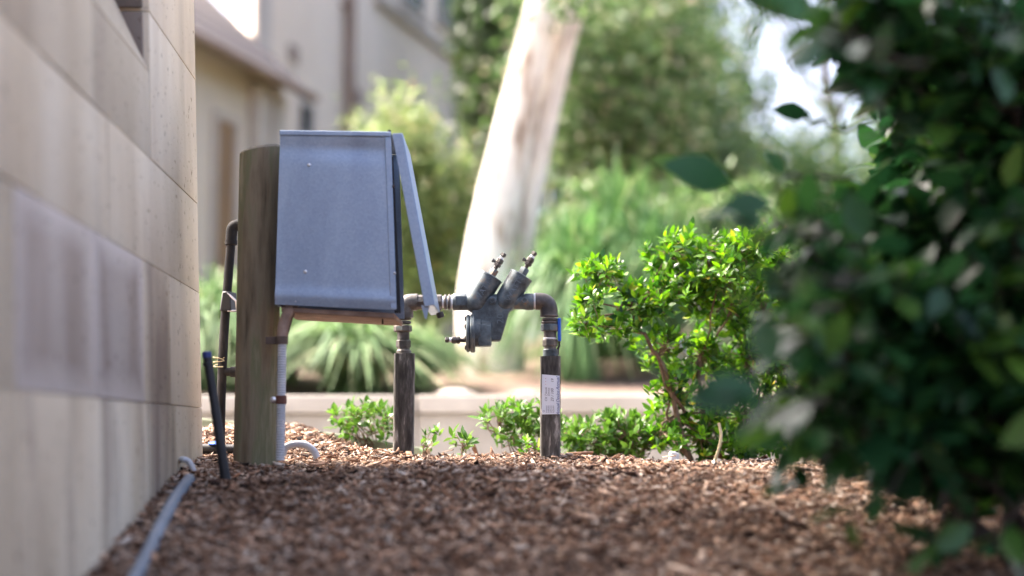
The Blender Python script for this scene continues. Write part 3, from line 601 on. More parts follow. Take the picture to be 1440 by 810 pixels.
MB().tube([ve(322, 413, -.02), ve(334, 424, -.02), ve(334, 437, -.01), ve(322, 438, -.02)], .0028, 6).build('bracket_clip', M['bolt'], ep)
MB().lathe(ve(314, 523), AX, [(0, 6 * Ke), (10 * Ke, 6 * Ke), (10.5 * Ke, 7.5 * Ke), (22 * Ke, 7.5 * Ke)], 14).build('branch_stub', M['brownpipe'], ep)
MB().tube([ve(309 + 7.6 * math.cos(k * .8), 503 + 5 * math.sin(k * .37) + k * .4, -.014 + .012 * math.sin(k * .8)) for k in range(24)], .0011, 5).build('tie_wire', M['straw'], ep)
YS = 3.02; Ks = YS / F; vs_ = lambda x, y: pt(x, y, YS)
sk = empty('black_stake_pipe', vs_(318, 684), 'leaning black poly pipe with a blue cap stuck in the mulch by the stone corner', 'pipe')
MB().tube([vs_(291.5, 500), vs_(305, 590), vs_(319.5, 688)], [5.8 * Ks, 6.8 * Ks, 7.4 * Ks], 16).build('pipe_run', M['blackpipe'], sk)
a_ = (vs_(291, 496) - vs_(293, 510))
MB().lathe(vs_(291.6, 502), a_, [(-1 * Ks, 6.6 * Ks), (3 * Ks, 6.8 * Ks), (7 * Ks, 6.2 * Ks), (8 * Ks, 4 * Ks)], 14).build('cap', M['bluecap'], sk)
MB().lathe(vs_(292.4, 512), a_, [(-2 * Ks, 6 * Ks), (-1.6 * Ks, 7 * Ks), (2 * Ks, 7 * Ks), (2.4 * Ks, 6 * Ks)], 14).build('collar', M['blackpipe'], sk)
YD = 3.5; vd = lambda x, y: pt(x, y, YD)
dp = empty('drain_pipe_stub', vd(305, 636), 'short black pipe lying across the mulch between stone wall and post', 'pipe')
MB().tube([vd(278, 631), vd(300, 631.5), vd(333, 632)], 7 * YD / F, 14).build('pipe_run', M['blackpipe'], dp)
MB().lathe(vd(302, 624), (0, -.2, 1), [(0, 9 * K), (1.5 * K, 9 * K), (2.6 * K, 5 * K)], 14).build('blue_cap', M['blue'], dp)
YG = 3.17; Kg = YG / F; vg = lambda x, y, dy=0: pt(x, y, YG) + V(0, dy, 0)
cn = empty('corrugated_conduit', vg(394.5, 645), 'ribbed pale grey conduit strapped down the side of the post', 'conduit')
m_ = MB(); a0, a1 = vg(394, 648), vg(397, 481); Lc = (a1 - a0).length; prof = []; nr = 46
for i in range(nr):
    t = Lc * i / nr; d_ = Lc / nr; prof += [(t, 5.4 * Kg), (t + .25 * d_, 6.5 * Kg), (t + .7 * d_, 6.5 * Kg), (t + .92 * d_, 5.4 * Kg)]
m_.lathe(a0, a1 - a0, prof, 16); m_.build('ribbed_tube', M['conduit'], cn, ang=50)
MB().tube(bez([vg(397, 484), vg(397.5, 465), vg(401, 450), vg(407, 436), vg(409, 426, .03)], 6), 8 * Kg, 16).build('smooth_bend', M['rust'], cn)
sd1 = MB(); sd1.lathe(vg(396.6, 484), AZ, [(0, 8.6 * Kg), (11 * Kg, 8.6 * Kg)], 18); sd1.box(vg(384, 478.5, .006), (22 * Kg, .003, 11 * Kg)); sd1.build('strap', M['bracket'], cn, bevel=.0008)
sd2 = MB(); sd2.lathe(vg(395.5, 568), AZ, [(0, 7.6 * Kg), (11.5 * Kg, 7.6 * Kg)], 18); sd2.box(vg(386, 562.5, .004), (9 * Kg, .003, 9 * Kg)); sd2.build('strap', M['saddle'], cn, bevel=.0008)
MB().lathe(vg(384.5, 562, -.002), (0, -1, 0), [(-.01, 4.2 * Kg), (2 * Kg, 4.2 * Kg), (3 * Kg, 2.4 * Kg)], 10).build('strap_screw', M['bolt'], cn)
MB().tube([vg(402.5, 481, .005), vg(403, 470, .005), vg(409, 446, .012), vg(412, 432, .03)], .0034, 6).build('cable', M['bracket'], cn)
MB().tube([vg(388.6, 640, .012), vg(389.5, 570, .012), vg(390, 500, .012)], .0026, 6).build('cable', M['blackpipe'], cn)
yl = 3.36
lp = MB().tube(bez([pt(397, 640, yl), pt(402, 629, yl), pt(416, 624.5, yl), pt(430, 626, yl), pt(441, 634, yl), pt(446, 644, yl)], 6), 5 * yl / F, 12)
tag(lp.build('conduit_loop', M['conduit'], org=pt(420, 634, yl)), 'small grey conduit arching out of the mulch right of the post', 'conduit')
yl = 3.12
lp = MB().tube(bez([pt(246, 650, yl + .1), pt(256, 646, yl), pt(264, 648, yl), pt(270, 656, yl), pt(274, 668, yl)], 6), 4 * yl / F, 12)
tag(lp.build('white_hose_loop', M['conduit'], org=pt(265, 665, yl)), 'pale hose curving out of the foot of the stone wall', 'hose')
pp = []
for x_, y_, Y_ in ((266, 674, 3.02), (246, 702, 2.9), (226, 740, 2.72), (206, 782, 2.53), (188, 818, 2.33), (160, 880, 2.05)):
    Yq = min(np.arange(1.5, 3.4, .005), key=lambda Yk: abs(pt(x_, y_, Yk).z - g1(pt(x_, y_, Yk).x, Yk) - .012)); pp.append(pt(x_, y_, float(Yq)))
hp = empty('ground_pipe', pp[2], 'blue grey plastic pipe lying on the mulch along the foot of the stone wall', 'pipe')
MB().tube(bez(pp, 6), .0125, 16).build('pipe_run', M['bluepipe'], hp)

# ------------------------------------------------------------------ edging board, retaining kerb
eb = empty('edging_board', V(-.6, 4.02, E - .05), 'mossy timber edging board at the back of the mulch bed', 'edging')
for (p0, p1) in (((268, 587, 4.16), (398, 599.5, 4.08)), ((399, 600, 4.08), (500, 614, 3.98)), ((501, 614.5, 3.98), (600, 632, 3.86))):
    a0 = pt(*p0); a1 = pt(*p1); t_ = (a1 - a0); nrm = V(-t_.y, t_.x, 0).normalized() * .022
    lowv = V(0, 0, -.16); MB().hexa([a0 + lowv, a1 + lowv, a1 + lowv + nrm, a0 + lowv + nrm, a0, a1, a1 + nrm, a0 + nrm]).build('plank', M['board'], eb, bevel=.003)
kb = empty('retaining_kerb', V(0, 6.1, E - .34), 'low pale concrete retaining kerb with coping across the back of the path', 'low wall')
zt = pt(600, 556, 6.05).z; zm = pt(600, 581, 6.05).z; xk = -5.2
for i in range(10):
    w_ = 1.2; x0 = xk + i * w_ + .004; x1 = xk + (i + 1) * w_ - .004
    MB().hexa([V(x0, 6.0, zm), V(x1, 6.0, zm), V(x1, 6.33, zm), V(x0, 6.33, zm), V(x0, 6.0, zt), V(x1, 6.0, zt), V(x1, 6.33, zt), V(x0, 6.33, zt)]).build('coping_slab', M['coping'], kb, bevel=.012, seg=3)
    MB().hexa([V(x0 - .002, 6.035, E - .40), V(x1 + .002, 6.035, E - .40), V(x1 + .002, 6.3, E - .40), V(x0 - .002, 6.3, E - .40), V(x0 - .002, 6.035, zm - .003), V(x1 + .002, 6.035, zm - .003), V(x1 + .002, 6.3, zm - .003), V(x0 - .002, 6.3, zm - .003)]).build('kerb_block', M['concrete'], kb, bevel=.006)

# ------------------------------------------------------------------ buildings far left
BD = V(.3, 1, 0).normalized(); BN = V(1, -.3, 0).normalized()          # along the front, outwards
def building(name, base, label):
    return empty(name, base, label, 'building')
def face_pt(B, s, h, d=0): return B + BD * s + V(0, 0, h) + BN * d
def bbox_on(B, s0, s1, h0, h1, d0, d1):
    return MB().hexa([face_pt(B, s0, h0, d0), face_pt(B, s0, h0, d1), face_pt(B, s1, h0, d1), face_pt(B, s1, h0, d0), face_pt(B, s0, h1, d0), face_pt(B, s0, h1, d1), face_pt(B, s1, h1, d1), face_pt(B, s1, h1, d0)])
def on_line(B, px):
    """distance along the front at which the photo column px meets it"""
    k = (px - 720) / F; # (Bx+.3't)/(By+t) = k
    return (k * B.y - B.x) / (BD.x - k * BD.y)
Y1 = 16.0; c1 = pt(262, 600, Y1); B1 = V(c1.x, c1.y, E + .75)
eave = pt(278, 81, B1.y + BD.y * on_line(B1, 278)).z - B1.z
wing = building('stone_wing', B1, 'low cream wing with a dark slate roof just beyond the stone wall corner')
s_end = on_line(B1, 392); s_start = -9.0
PITCH = .95
MB().hexa([face_pt(B1, s_start, -1.2, -3.5), face_pt(B1, s_start, -1.2, 0), face_pt(B1, s_end, -1.2, 0), face_pt(B1, s_end, -1.2, -3.5), face_pt(B1, s_start, eave + .2 + 3.5 * PITCH, -3.5), face_pt(B1, s_start, eave + .2, 0), face_pt(B1, s_end, eave + .2, 0), face_pt(B1, s_end, eave + .2 + 3.5 * PITCH, -3.5)]).build('wall', M['bwall2'], wing, bevel=.01)
def opening(B, par, px0, px1, py0, py1, kind, m_in):
    s0, s1 = on_line(B, px0), on_line(B, px1); sm = (s0 + s1) / 2; Yd = B.y + BD.y * sm
    h1 = pt(px0, py0, Yd).z - B.z; h0 = pt(px0, py1, Yd).z - B.z if py1 else 0.0
    fr = MB()
    for a, b, c, d in ((s0 - .09, s0, h0, h1 + .1), (s1, s1 + .09, h0, h1 + .1), (s0, s1, h1, h1 + .1)):
        q_ = bbox_on(B, a, b, c, d, -.02, .05); fr.add(q_.v, q_.f)
    o = fr.build(kind + '_frame' if kind == 'window' else 'door_frame', M['trim'], par, bevel=.01)
    bbox_on(B, s0, s1, h0, h1, -.05, .015).build('pane' if kind == 'window' else 'door_leaf', m_in, o)
    if kind == 'window': bbox_on(B, s0 - .15, s1 + .15, h0 - .12, h0, -.02, .10).build('sill', M['trim'], o, bevel=.01)
opening(B1, wing, 296, 322, 172, None, 'door', M['door'])
for px in (352, 376): bbox_on(B1, on_line(B1, px - 9), on_line(B1, px + 9), -.6, eave - .05, -.02, .14).build('pilaster', M['trim'], wing, bevel=.02)
# roof of the wing: rows of slates on a sloping deck
deck = MB(); rp_ = lambda s, d, h: B1 + BD * s + BN * d + V(0, 0, eave + h)
deck.hexa([rp_(s_start, .35, -.06), rp_(s_end + .1, .35, -.06), rp_(s_end + .1, -3.6, 3.95 * PITCH - .06), rp_(s_start, -3.6, 3.95 * PITCH - .06), rp_(s_start, .35, .03), rp_(s_end + .1, .35, .03), rp_(s_end + .1, -3.6, 3.95 * PITCH + .03), rp_(s_start, -3.6, 3.95 * PITCH + .03)])
roof = deck.build('roof', M['slate'], wing)
for k in range(14):
    d0 = .38 - k * .28; z0 = .05 + (.35 - d0) * PITCH; d1 = d0 - .31; z1 = .03 + (.35 - d1) * PITCH
    MB().hexa([rp_(s_start, d0, z0 - .01), rp_(s_end + .12, d0, z0 - .01), rp_(s_end + .12, d1, z1 + .0), rp_(s_start, d1, z1), rp_(s_start, d0, z0 + .018), rp_(s_end + .12, d0, z0 + .018), rp_(s_end + .12, d1, z1 + .015), rp_(s_start, d1, z1 + .015)]).build('slate_course', M['slate'], roof)
gut = MB().tube([rp_(s_start, .42, -.02), rp_(s_end + .1, .42, -.02)], .06, 8).build('gutter', M['downpipe'], roof)
c2 = pt(347, 600, 19.5); B2 = V(c2.x, c2.y, E + .8)
hall = building('tall_hall', B2, 'tall pale rendered building with a brown downpipe behind the slate roofed wing')
s2 = on_line(B2, 700)
back = V(-.24, 1, 0) * 9
MB().hexa([face_pt(B2, 0, -1.2), face_pt(B2, s2, -1.2), face_pt(B2, s2, -1.2) + back, face_pt(B2, 0, -1.2) + back, face_pt(B2, 0, 13), face_pt(B2, s2, 13), face_pt(B2, s2, 13) + back, face_pt(B2, 0, 13) + back]).build('wall', M['bwall'], hall, bevel=.03)
sd_ = on_line(B2, 478)
dpp = MB().tube([face_pt(B2, sd_, -1, .12), face_pt(B2, sd_, 12.8, .12)], .085, 10).build('downpipe', M['downpipe'], hall)
for h_ in (2.0, 4.0, 6.0): bbox_on(B2, sd_ - .14, sd_ + .14, h_, h_ + .08, -.01, .14).build('pipe_bracket', M['downpipe'], dpp)
opening(B2, hall, 414, 432, 150, 192, 'window', M['glass']); opening(B2, hall, 560, 590, -60, 14, 'window', M['glass'])
opening(B2, hall, 612, 640, -60, 40, 'window', M['glass'])
sc = on_line(B2, 590); hc = pt(590, 55, B2.y + BD.y * sc).z - B2.z
bbox_on(B2, on_line(B2, 520), s2, hc, hc + .22, -.02, .12).build('string_course', M['trim'], hall, bevel=.03)
bbox_on(B2, -.02, .42, -1, 12.9, -.03, .06).build('corner_quoin', M['trim'], hall, bevel=.02)
for px, py in ((405, 76), (497, 136)):
    sx_ = on_line(B2, px); h_ = pt(px, py, B2.y + BD.y * sx_).z - B2.z
    bbox_on(B2, sx_ - .16, sx_ + .16, h_ - .13, h_ + .13, -.02, .03).build('wall_vent', M['downpipe'], hall, bevel=.01)

# ------------------------------------------------------------------ leaves and plants
def leaf_data(L_, w, fold=.25, droop=.2, notch=0):
    """pointed leaf along +X, normal +Z, folded on its midrib"""
    st = [(0, .02), (.16, .55), (.42, 1.0), (.7, .78), (.9, .32), (1, .0)]
    vv_ = []; ff_ = []
    for t, k in st:
        z = -droop * L_ * t * t; hw = w / 2 * k
        vv_ += [(t * L_, hw, z + fold * hw), (t * L_, 0, z), (t * L_, -hw, z + fold * hw)]
    for i in range(len(st) - 1):
        a = i * 3; ff_ += [(a, a + 1, a + 4, a + 3), (a + 1, a + 2, a + 5, a + 4)]
    return np.array(vv_), np.array(ff_)
def mats(pos, dirs, up, scale):
    """(N,4,4) leaf frames: x along dirs, z near up"""
    d = dirs / np.linalg.norm(dirs, axis=1, keepdims=True)
    y = np.cross(up, d); nrm = np.linalg.norm(y, axis=1, keepdims=True); y = np.where(nrm < 1e-4, [[0, 1, 0]], y / np.maximum(nrm, 1e-6)); z = np.cross(d, y)
    m = np.zeros((len(pos), 4, 4)); s = scale[:, None]
    m[:, :3, 0] = d * s; m[:, :3, 1] = y * s; m[:, :3, 2] = z * s; m[:, :3, 3] = pos; m[:, 3, 3] = 1; return m
def place_leaves(root, Ms, variants, m, n_ind=300, name='leaf', px_min=6):
    """the leaves that show largest are objects of their own, the rest one mass"""
    org = np.array(ORG[root.name]); size = np.linalg.norm(Ms[:, :3, 0], axis=1)
    x, y, d = proj(Ms[:, :3, 3]); vis = (x > -20) & (x < 1460) & (y > -20) & (y < 830) & (d > .1)
    score = np.where(vis, size / np.maximum(d, .1), 0)
    order = np.argsort(-score + rng.random(len(score)) * 1e-9)
    ind = [i for i in order[:n_ind] if score[i] > 0]; indset = set(ind)
    meshes = []
    for V_, F_ in variants:
        me = bpy.data.meshes.new(name); me.from_pydata(V_.tolist(), [], F_.tolist()); me.polygons.foreach_set('use_smooth', [True] * len(me.polygons)); me.materials.append(m); meshes.append(me)
    for k, i in enumerate(ind):
        o = bpy.data.objects.new(name, meshes[k % len(meshes)]); C.objects.link(o); o.parent = root
        T = Ms[i].copy(); T[:3, 3] -= org; o.matrix_basis = Matrix(T.tolist())
    rest = np.array([i for i in range(len(Ms)) if i not in indset], int)
    if len(rest):
        VV = []; FF = []; base = 0
        for k, (V_, F_) in enumerate(variants):
            sel = Ms[rest[k::len(variants)]]
            if not len(sel): continue
            P = np.einsum('nij,vj->nvi', sel[:, :3, :3], V_) + sel[:, None, :3, 3] - org
            VV.append(P.reshape(-1, 3)); FF.append((F_[None] + (np.arange(len(sel)) * len(V_))[:, None, None]).reshape(-1, 4) + base); base += len(sel) * len(V_)
        me = np_mesh('foliage', np.concatenate(VV), np.concatenate(FF), 4); me.polygons.foreach_set('use_smooth', [True] * len(me.polygons))
        o = link('foliage', me, m, root); o['kind'] = 'stuff'
def unit(n):
    a = rng.normal(size=(n, 3)); return a / np.linalg.norm(a, axis=1, keepdims=True)
def stems_to(mb_, a, b, r0, r1, wob=.02, n=5, sides=5):
    a = Vector(a); b = Vector(b); pts = []
    for i in range(n + 1):
        t = i / n; j = V(*(rng.normal(size=3) * wob * math.sin(math.pi * t))); sag = V(0, 0, -.12 * (b - a).length * math.sin(math.pi * t) * .5)
        pts.append(a.lerp(b, t) + j + sag)
    mb_.tube(pts, [r0 + (r1 - r0) * i / n for i in range(n + 1)], sides); return pts
AZ_VAR = [leaf_data(.030, .0125, .25, .15), leaf_data(.027, .012, .35, .3), leaf_data(.033, .013, .15, .05)]
def azalea(root, tips, forks, m, n_leaf=(7, 11), size=1.0, base_pts=None, n_ind=300, core=None):
    """rosettes of leaves on twig ends; forks: list of (from, to, r0, r1)"""
    st = MB()
    for a, b, r0, r1 in forks: stems_to(st, a, b, r0, r1, .012)
    ends = [Vector(f[1]) for f in forks]
    P = []; D = []; U = []; Sc = []
    for t in tips:
        t = Vector(t); near = min(ends, key=lambda e: (e - t).length); dirn = (t - near)
        if dirn.length > 1e-4: stems_to(st, near, t, .0016, .0009, .004, 3, 3)
        ax = (dirn.normalized() * .55 + V(*(rng.normal(size=3) * .35)) + V(0, 0, .75)).normalized(); _, u_, w_ = frame_of(ax)
        nl = rng.integers(*n_leaf); ph = rng.random() * 6
        for k in range(nl):
            th = ph + k * 2.4; el = rng.uniform(-.15, .95) if k > 2 else rng.uniform(.7, 1.5); back = .012 * (k / nl) * size
            d = (u_ * math.cos(th) + w_ * math.sin(th)) * math.cos(el) + ax * math.sin(el)
            P.append(t - ax * back * 1.6); D.append(d); U.append(ax + V(*(rng.normal(size=3) * .25))); Sc.append(size * rng.uniform(.6, 1.15))
    st.build('stems', M['twig'], root, ang=60)
    place_leaves(root, mats(np.array(P), np.array(D), np.array(U), np.array(Sc)), AZ_VAR, m, n_ind)
# main azalea right of the valve
az = empty('azalea_bush', V(*[pt(985, 650, 3.9)[0], 3.9, g1(pt(985, 650, 3.9)[0], 3.9)]), 'bright green azalea bush with small leaves between valve and dark foreground shrub', 'shrub')
b1 = pt(972, 648, 3.85); b2 = pt(1000, 648, 3.95); b3 = pt(1040, 650, 4.0)
pads = [(1060, 345, 50, 30, 3.8, 34), (1010, 385, 50, 40, 3.8, 34), (845, 383, 40, 18, 3.75, 26), (832, 418, 30, 15, 3.7, 12), (825, 455, 24, 16, 3.75, 12), (868, 462, 36, 22, 3.8, 18), (905, 425, 40, 34, 3.8, 34), (940, 355, 34, 28, 3.85, 30), (985, 350, 50, 28, 3.9, 40), (1040, 360, 50, 34, 3.95, 40),
        (960, 410, 50, 36, 3.85, 44), (1020, 430, 56, 46, 3.95, 56), (1075, 430, 40, 70, 4.0, 46), (935, 490, 40, 30, 3.85, 24), (985, 500, 45, 36, 3.95, 38), (1050, 520, 50, 50, 4.0, 46), (940, 555, 34, 34, 3.85, 26), (990, 570, 46, 34, 3.9, 34), (1050, 585, 52, 40, 3.95, 40), (1110, 560, 50, 70, 4.0, 40), (1120, 460, 50, 80, 4.05, 40), (1100, 360, 40, 40, 4.0, 24), (935, 610, 22, 18, 3.82, 10), (985, 618, 40, 22, 3.85, 24), (1040, 622, 46, 22, 3.85, 26), (1090, 610, 40, 30, 3.9, 24), (1085, 510, 45, 60, 3.95, 34), (1140, 520, 60, 100, 4.1, 40)]
tips = []; forks = []
f1 = pt(925, 500, 3.8); f2 = pt(985, 500, 3.92); f3 = pt(1050, 500, 4.0); f4 = pt(890, 430, 3.78)
forks += [(b1, f1, .009, .006), (f1, f4, .006, .004), (b2, f2, .009, .006), (b3, f3, .009, .006), (b2, f1, .007, .004), (b3, pt(1100, 480, 4.05), .008, .005), (b1, pt(940, 590, 3.85), .004, .003)]
hub = [f1, f2, f3, f4, pt(1100, 480, 4.05), pt(940, 590, 3.85)]
for x, y, rx, ry, Y, n in pads:
    c = pt(x, y, Y); nearest = min(hub, key=lambda h: (h - c).length); forks.append((nearest, c, .004, .002))
    kx, ky = rx * Y / F, ry * Y / F
    for _ in range(int(n * 1.25)):
        a = unit(1)[0] * rng.random() ** .33; tips.append(c + V(a[0] * kx, a[1] * max(kx, .09) * 1.2, a[2] * ky))
azalea(az, tips, forks, M['azalea'], (7, 12), 1.08)
def sprig(label, px, py, Y, w, h, n, size=1.0, m='azalea2', shift=(0, 0), nl=(6, 9)):
    base = pt(px, py, Y); base = V(base.x, base.y, min(base.z, g1(base.x, base.y) + .01)); root = empty('azalea_sprig', base, label, 'plant', 'low azalea sprigs behind the mulch crest')
    c = pt(px + shift[0], py - h * .55 + shift[1], Y); kx = w * Y / F / 2; kz = h * Y / F * .5; tp = []; fk = []
    hubs = []
    for k in range(max(3, n // 6)):
        e = c + V(rng.uniform(-.7, .7) * kx, rng.uniform(-.05, .05), rng.uniform(-.7, .2) * kz); fk.append((base, e, .0026, .0015)); hubs.append(e)
    for _ in range(n):
        a = unit(1)[0] * rng.random() ** .4; tp.append(c + V(a[0] * kx, a[1] * .09, a[2] * kz))
    azalea(root, tp, fk, M[m], nl, size, n_ind=120)
sprig('low leafy azalea sprig left of the left riser', 520, 622, 3.95, 112, 60, 56, 1.0)
sprig('pair of thin green shoots just right of the left riser', 600, 636, 3.7, 42, 34, 6, .95, nl=(4, 7))
sprig('small upright shoots midway between the two risers', 648, 640, 3.7, 46, 36, 8, .95, nl=(5, 8))
sprig('pale green azalea sprig left of the right riser', 738, 640, 3.85, 130, 66, 70, 1.0, shift=(-8, -12))
sprig('dark little shoot at the foot of the right riser', 748, 642, 3.7, 40, 24, 7, .8, 'azalea', nl=(5, 7))
sprig('low spread of green azalea between right riser and azalea bush', 868, 652, 3.95, 185, 68, 170, 1.05)

# dark camellia in the foreground
cx, cy = .85, 2.35
cm = empty('camellia_bush', V(cx, cy, g1(cx, cy)), 'dark glossy camellia bush out of focus in the right foreground', 'shrub')
CV = [leaf_data(.082, .045, .22, .16), leaf_data(.070, .039, .3, .28), leaf_data(.092, .049, .12, .05), leaf_data(.055, .027, .2, .1)]
blobs = [(1185, 25, 80, 45, 1.9, 12), (1120, 320, 50, 30, 1.7, 5), (1330, 40, 190, 130, 1.75, 46), (1420, 180, 150, 150, 2.2, 60), (1310, 190, 85, 90, 2.7, 62), (1250, 330, 120, 90, 2.1, 54), (1400, 370, 150, 130, 1.8, 42), (1220, 440, 130, 80, 1.75, 36), (1330, 520, 180, 110, 1.85, 48), (1440, 560, 140, 140, 1.7, 46), (1260, 600, 120, 80, 1.9, 34), (1400, 610, 120, 50, 1.8, 22), (1290, 690, 60, 50, 1.7, 9), (1430, 720, 50, 50, 1.65, 4), (1165, 385, 70, 60, 1.6, 9), (1150, 480, 60, 45, 1.5, 6), (1150, 590, 60, 60, 1.6, 9),
         (1600, 300, 230, 330, 1.9, 90), (1620, 560, 180, 130, 1.9, 40), (1480, 40, 200, 140, 2.1, 50), (1400, 400, 230, 200, 2.6, 130)]
st = MB(); trunk = V(cx, cy, g1(cx, cy) - .05); hubs = []
for i, (px, py, Y) in enumerate(((1295, 560, 1.85), (1400, 480, 1.95), (1480, 380, 1.95), (1350, 300, 1.85), (1430, 150, 1.9), (1250, 420, 1.8), (1600, 350, 2.0))):
    hb = pt(px, py, Y * 1.2); hubs.append(hb); stems_to(st, trunk + V(*(rng.normal(size=3) * .03)) * V(1, 1, 0).length, hb, .013, .007, .02, 6, 7)
P, D, U, Sc = [], [], [], []
def twig_leaves(a, b, n, size=1.0, force=False):
    a = Vector(a); b = Vector(b); ax = (b - a).normalized(); _, u_, w_ = frame_of(ax)
    for k in range(n):
        if b.z < E - .03 and a.z < E and not force and rng.random() < .8: continue
        t = .25 + .75 * k / max(n - 1, 1); th = k * 2.5 + rng.random()
        d = ax * .55 + (u_ * math.cos(th) + w_ * math.sin(th)) + V(0, 0, -.12); d.normalize()
        P.append(a.lerp(b, t)); D.append(d); U.append(V(0, 0, 1) + V(*(rng.normal(size=3) * .45)) - d * .1); Sc.append(size * rng.uniform(.62, 1.08))
for x, y, rx, ry, Y, n in blobs:
    Y = 1.95 + (Y - 1.5) * .72; n = int(n * 1.45); c = pt(x, y, Y); kx, ky = rx * Y / F, ry * Y / F; hb = min(hubs, key=lambda h: (h - c).length)
    stems_to(st, hb, c, .006, .004, .015, 4, 5)
    for _ in range(n):
        a = unit(1)[0] * rng.random() ** .36; tip = c + V(a[0] * kx, a[1] * .20, a[2] * ky)
        out = (tip - V(cx, cy + .1, tip.z - .25)).normalized(); root_ = tip - out * rng.uniform(.10, .17) + V(*(rng.normal(size=3) * .03))
        stems_to(st, root_.lerp(c, .25), tip, .003, .0015, .006, 3, 4); twig_leaves(root_, tip, int(rng.integers(5, 9)))
# single sprays that reach left of the bush
for a, b, n, s in (((1120, 330, 2.0), (1015, 250, 1.95), 0, 1), ((1235, 165, 1.9), (1140, 172, 1.95), 3, .7), ((1200, 250, 1.85), (1085, 235, 1.9), 4, .75), ((1160, 330, 1.6), (1010, 300, 1.5), 4, .85), ((1180, 430, 1.55), (1070, 445, 1.45), 4, .95), ((1160, 560, 1.5), (1010, 555, 1.42), 3, 1.0), ((1170, 590, 1.8), (1110, 680, 1.8), 3, .7), ((1250, 60, 1.5), (1060, 0, 1.45), 5, 1.1), ((1300, 90, 1.45), (1150, 50, 1.4), 4, 1.1), ((1210, 390, 1.5), (1090, 395, 1.45), 3, 1), ((1290, 640, 1.7), (1180, 745, 1.65), 5, .9), ((1330, 690, 1.7), (1310, 775, 1.7), 5, .9), ((1440, 700, 1.7), (1400, 770, 1.7), 5, .9)):
    a = (a[0], a[1], a[2] * 1.18); b = (b[0], b[1], b[2] * 1.18); A, B_ = pt(*a), pt(*b); stems_to(st, A, B_, .0035, .0018, .008, 5, 5)
    if n: twig_leaves(A.lerp(B_, .3), B_, n, s, True)
for px, py, Y, px2, py2, s in ((968, 238, 2.3, 905, 218, 1.2), (1028, 256, 2.25, 952, 234, 1.3), (1085, 285, 1.9, 990, 290, .9), (1075, 310, 1.9, 960, 318, .95), (1105, 245, 2.2, 1075, 205, .72), (1070, 545, 1.7, 960, 560, 1.15), (1140, 160, 2.4, 1070, 152, .8), (1150, 10, 1.8, 1040, 0, 1.1)):
    A, B_ = pt(px, py, Y), pt(px2, py2, Y - .03); P.append(A); D.append(B_ - A); U.append(V(.1, -1, .25)); Sc.append(s)
st.build('stems', M['darktwig'], cm, ang=60)
place_leaves(cm, mats(np.array(P), np.array(D), np.array(U), np.array(Sc)), CV, M['camellia'])

# tussock grasses behind the kerb
def tussock(label, px, Y, h, r, n, m, name='tussock_grass', dx=0):
    c = pt(px, 500, Y); base = V(c.x, Y, g1(c.x, Y) - .02); root = empty(name, base, label, 'grass clump', 'grass clumps above the kerb')
    k = 7; th = rng.random(n) * 2 * np.pi; lean = rng.random(n) ** .7; hh_ = h * rng.uniform(.7, 1.05, n); rr = r * (.15 + .95 * lean) * rng.uniform(.7, 1.1, n)
    t = np.linspace(0, 1, k); W_ = .0115 * rng.uniform(.6, 1.4, n)
    rad = rr[:, None] * (t ** 1.25)[None]; drop = (lean * rng.uniform(.7, 1.25, n))[:, None]
    z = hh_[:, None] * (1.9 * t - (.9 + .95 * drop) * t ** 2)[...]
    b0 = rng.normal(size=(n, 2)) * .05 * r
    cxp = b0[:, :1] + np.cos(th)[:, None] * rad; cyp = b0[:, 1:] + np.sin(th)[:, None] * rad
    side = np.stack([-np.sin(th), np.cos(th)], 1); wd = W_[:, None] * (1 - t ** 2.5 * .95)[None]
    A = np.stack([cxp + side[:, :1] * wd, cyp + side[:, 1:] * wd, z], -1); Bq = np.stack([cxp - side[:, :1] * wd, cyp - side[:, 1:] * wd, z], -1)
    VV = np.stack([A, Bq], 2).reshape(n, k * 2, 3)
    gz = np.maximum(VV[..., 2], 0.0); VV[..., 2] = gz
    f = np.array([(2 * i, 2 * i + 1, 2 * i + 3, 2 * i + 2) for i in range(k - 1)])
    FF = (f[None] + (np.arange(n) * k * 2)[:, None, None]).reshape(-1, 4)
    o = link('blades', np_mesh('blades', VV.reshape(-1, 3), FF, 4), m, root); o['kind'] = 'stuff'
tussock('wide arching grass clump seen under the metal box', 500, 7.3, .54, .84, 1000, M['tussock'])
tussock('arching grass clump between stone wall and post', 300, 7.6, .75, .75, 800, M['tussock'])
tussock('grass clump left of the pale trunk', 585, 7.7, .42, .5, 500, M['tussock'])
tussock('tall green grass clump behind the right riser', 815, 8.3, 1.15, .7, 1000, M['tussock2'])
tussock('tall grass clump behind the azalea bush', 925, 8.9, 1.2, .8, 900, M['tussock2'])
tussock('dark grass clump between tall clumps', 870, 9.8, 1.55, .9, 900, M['tussock2'])
tussock('grass clump behind the post', 385, 8.2, .8, .8, 700, M['tussock'])
tussock('far right grass clump seen through the camellia', 1080, 8.8, 1.1, .85, 700, M['tussock2'])

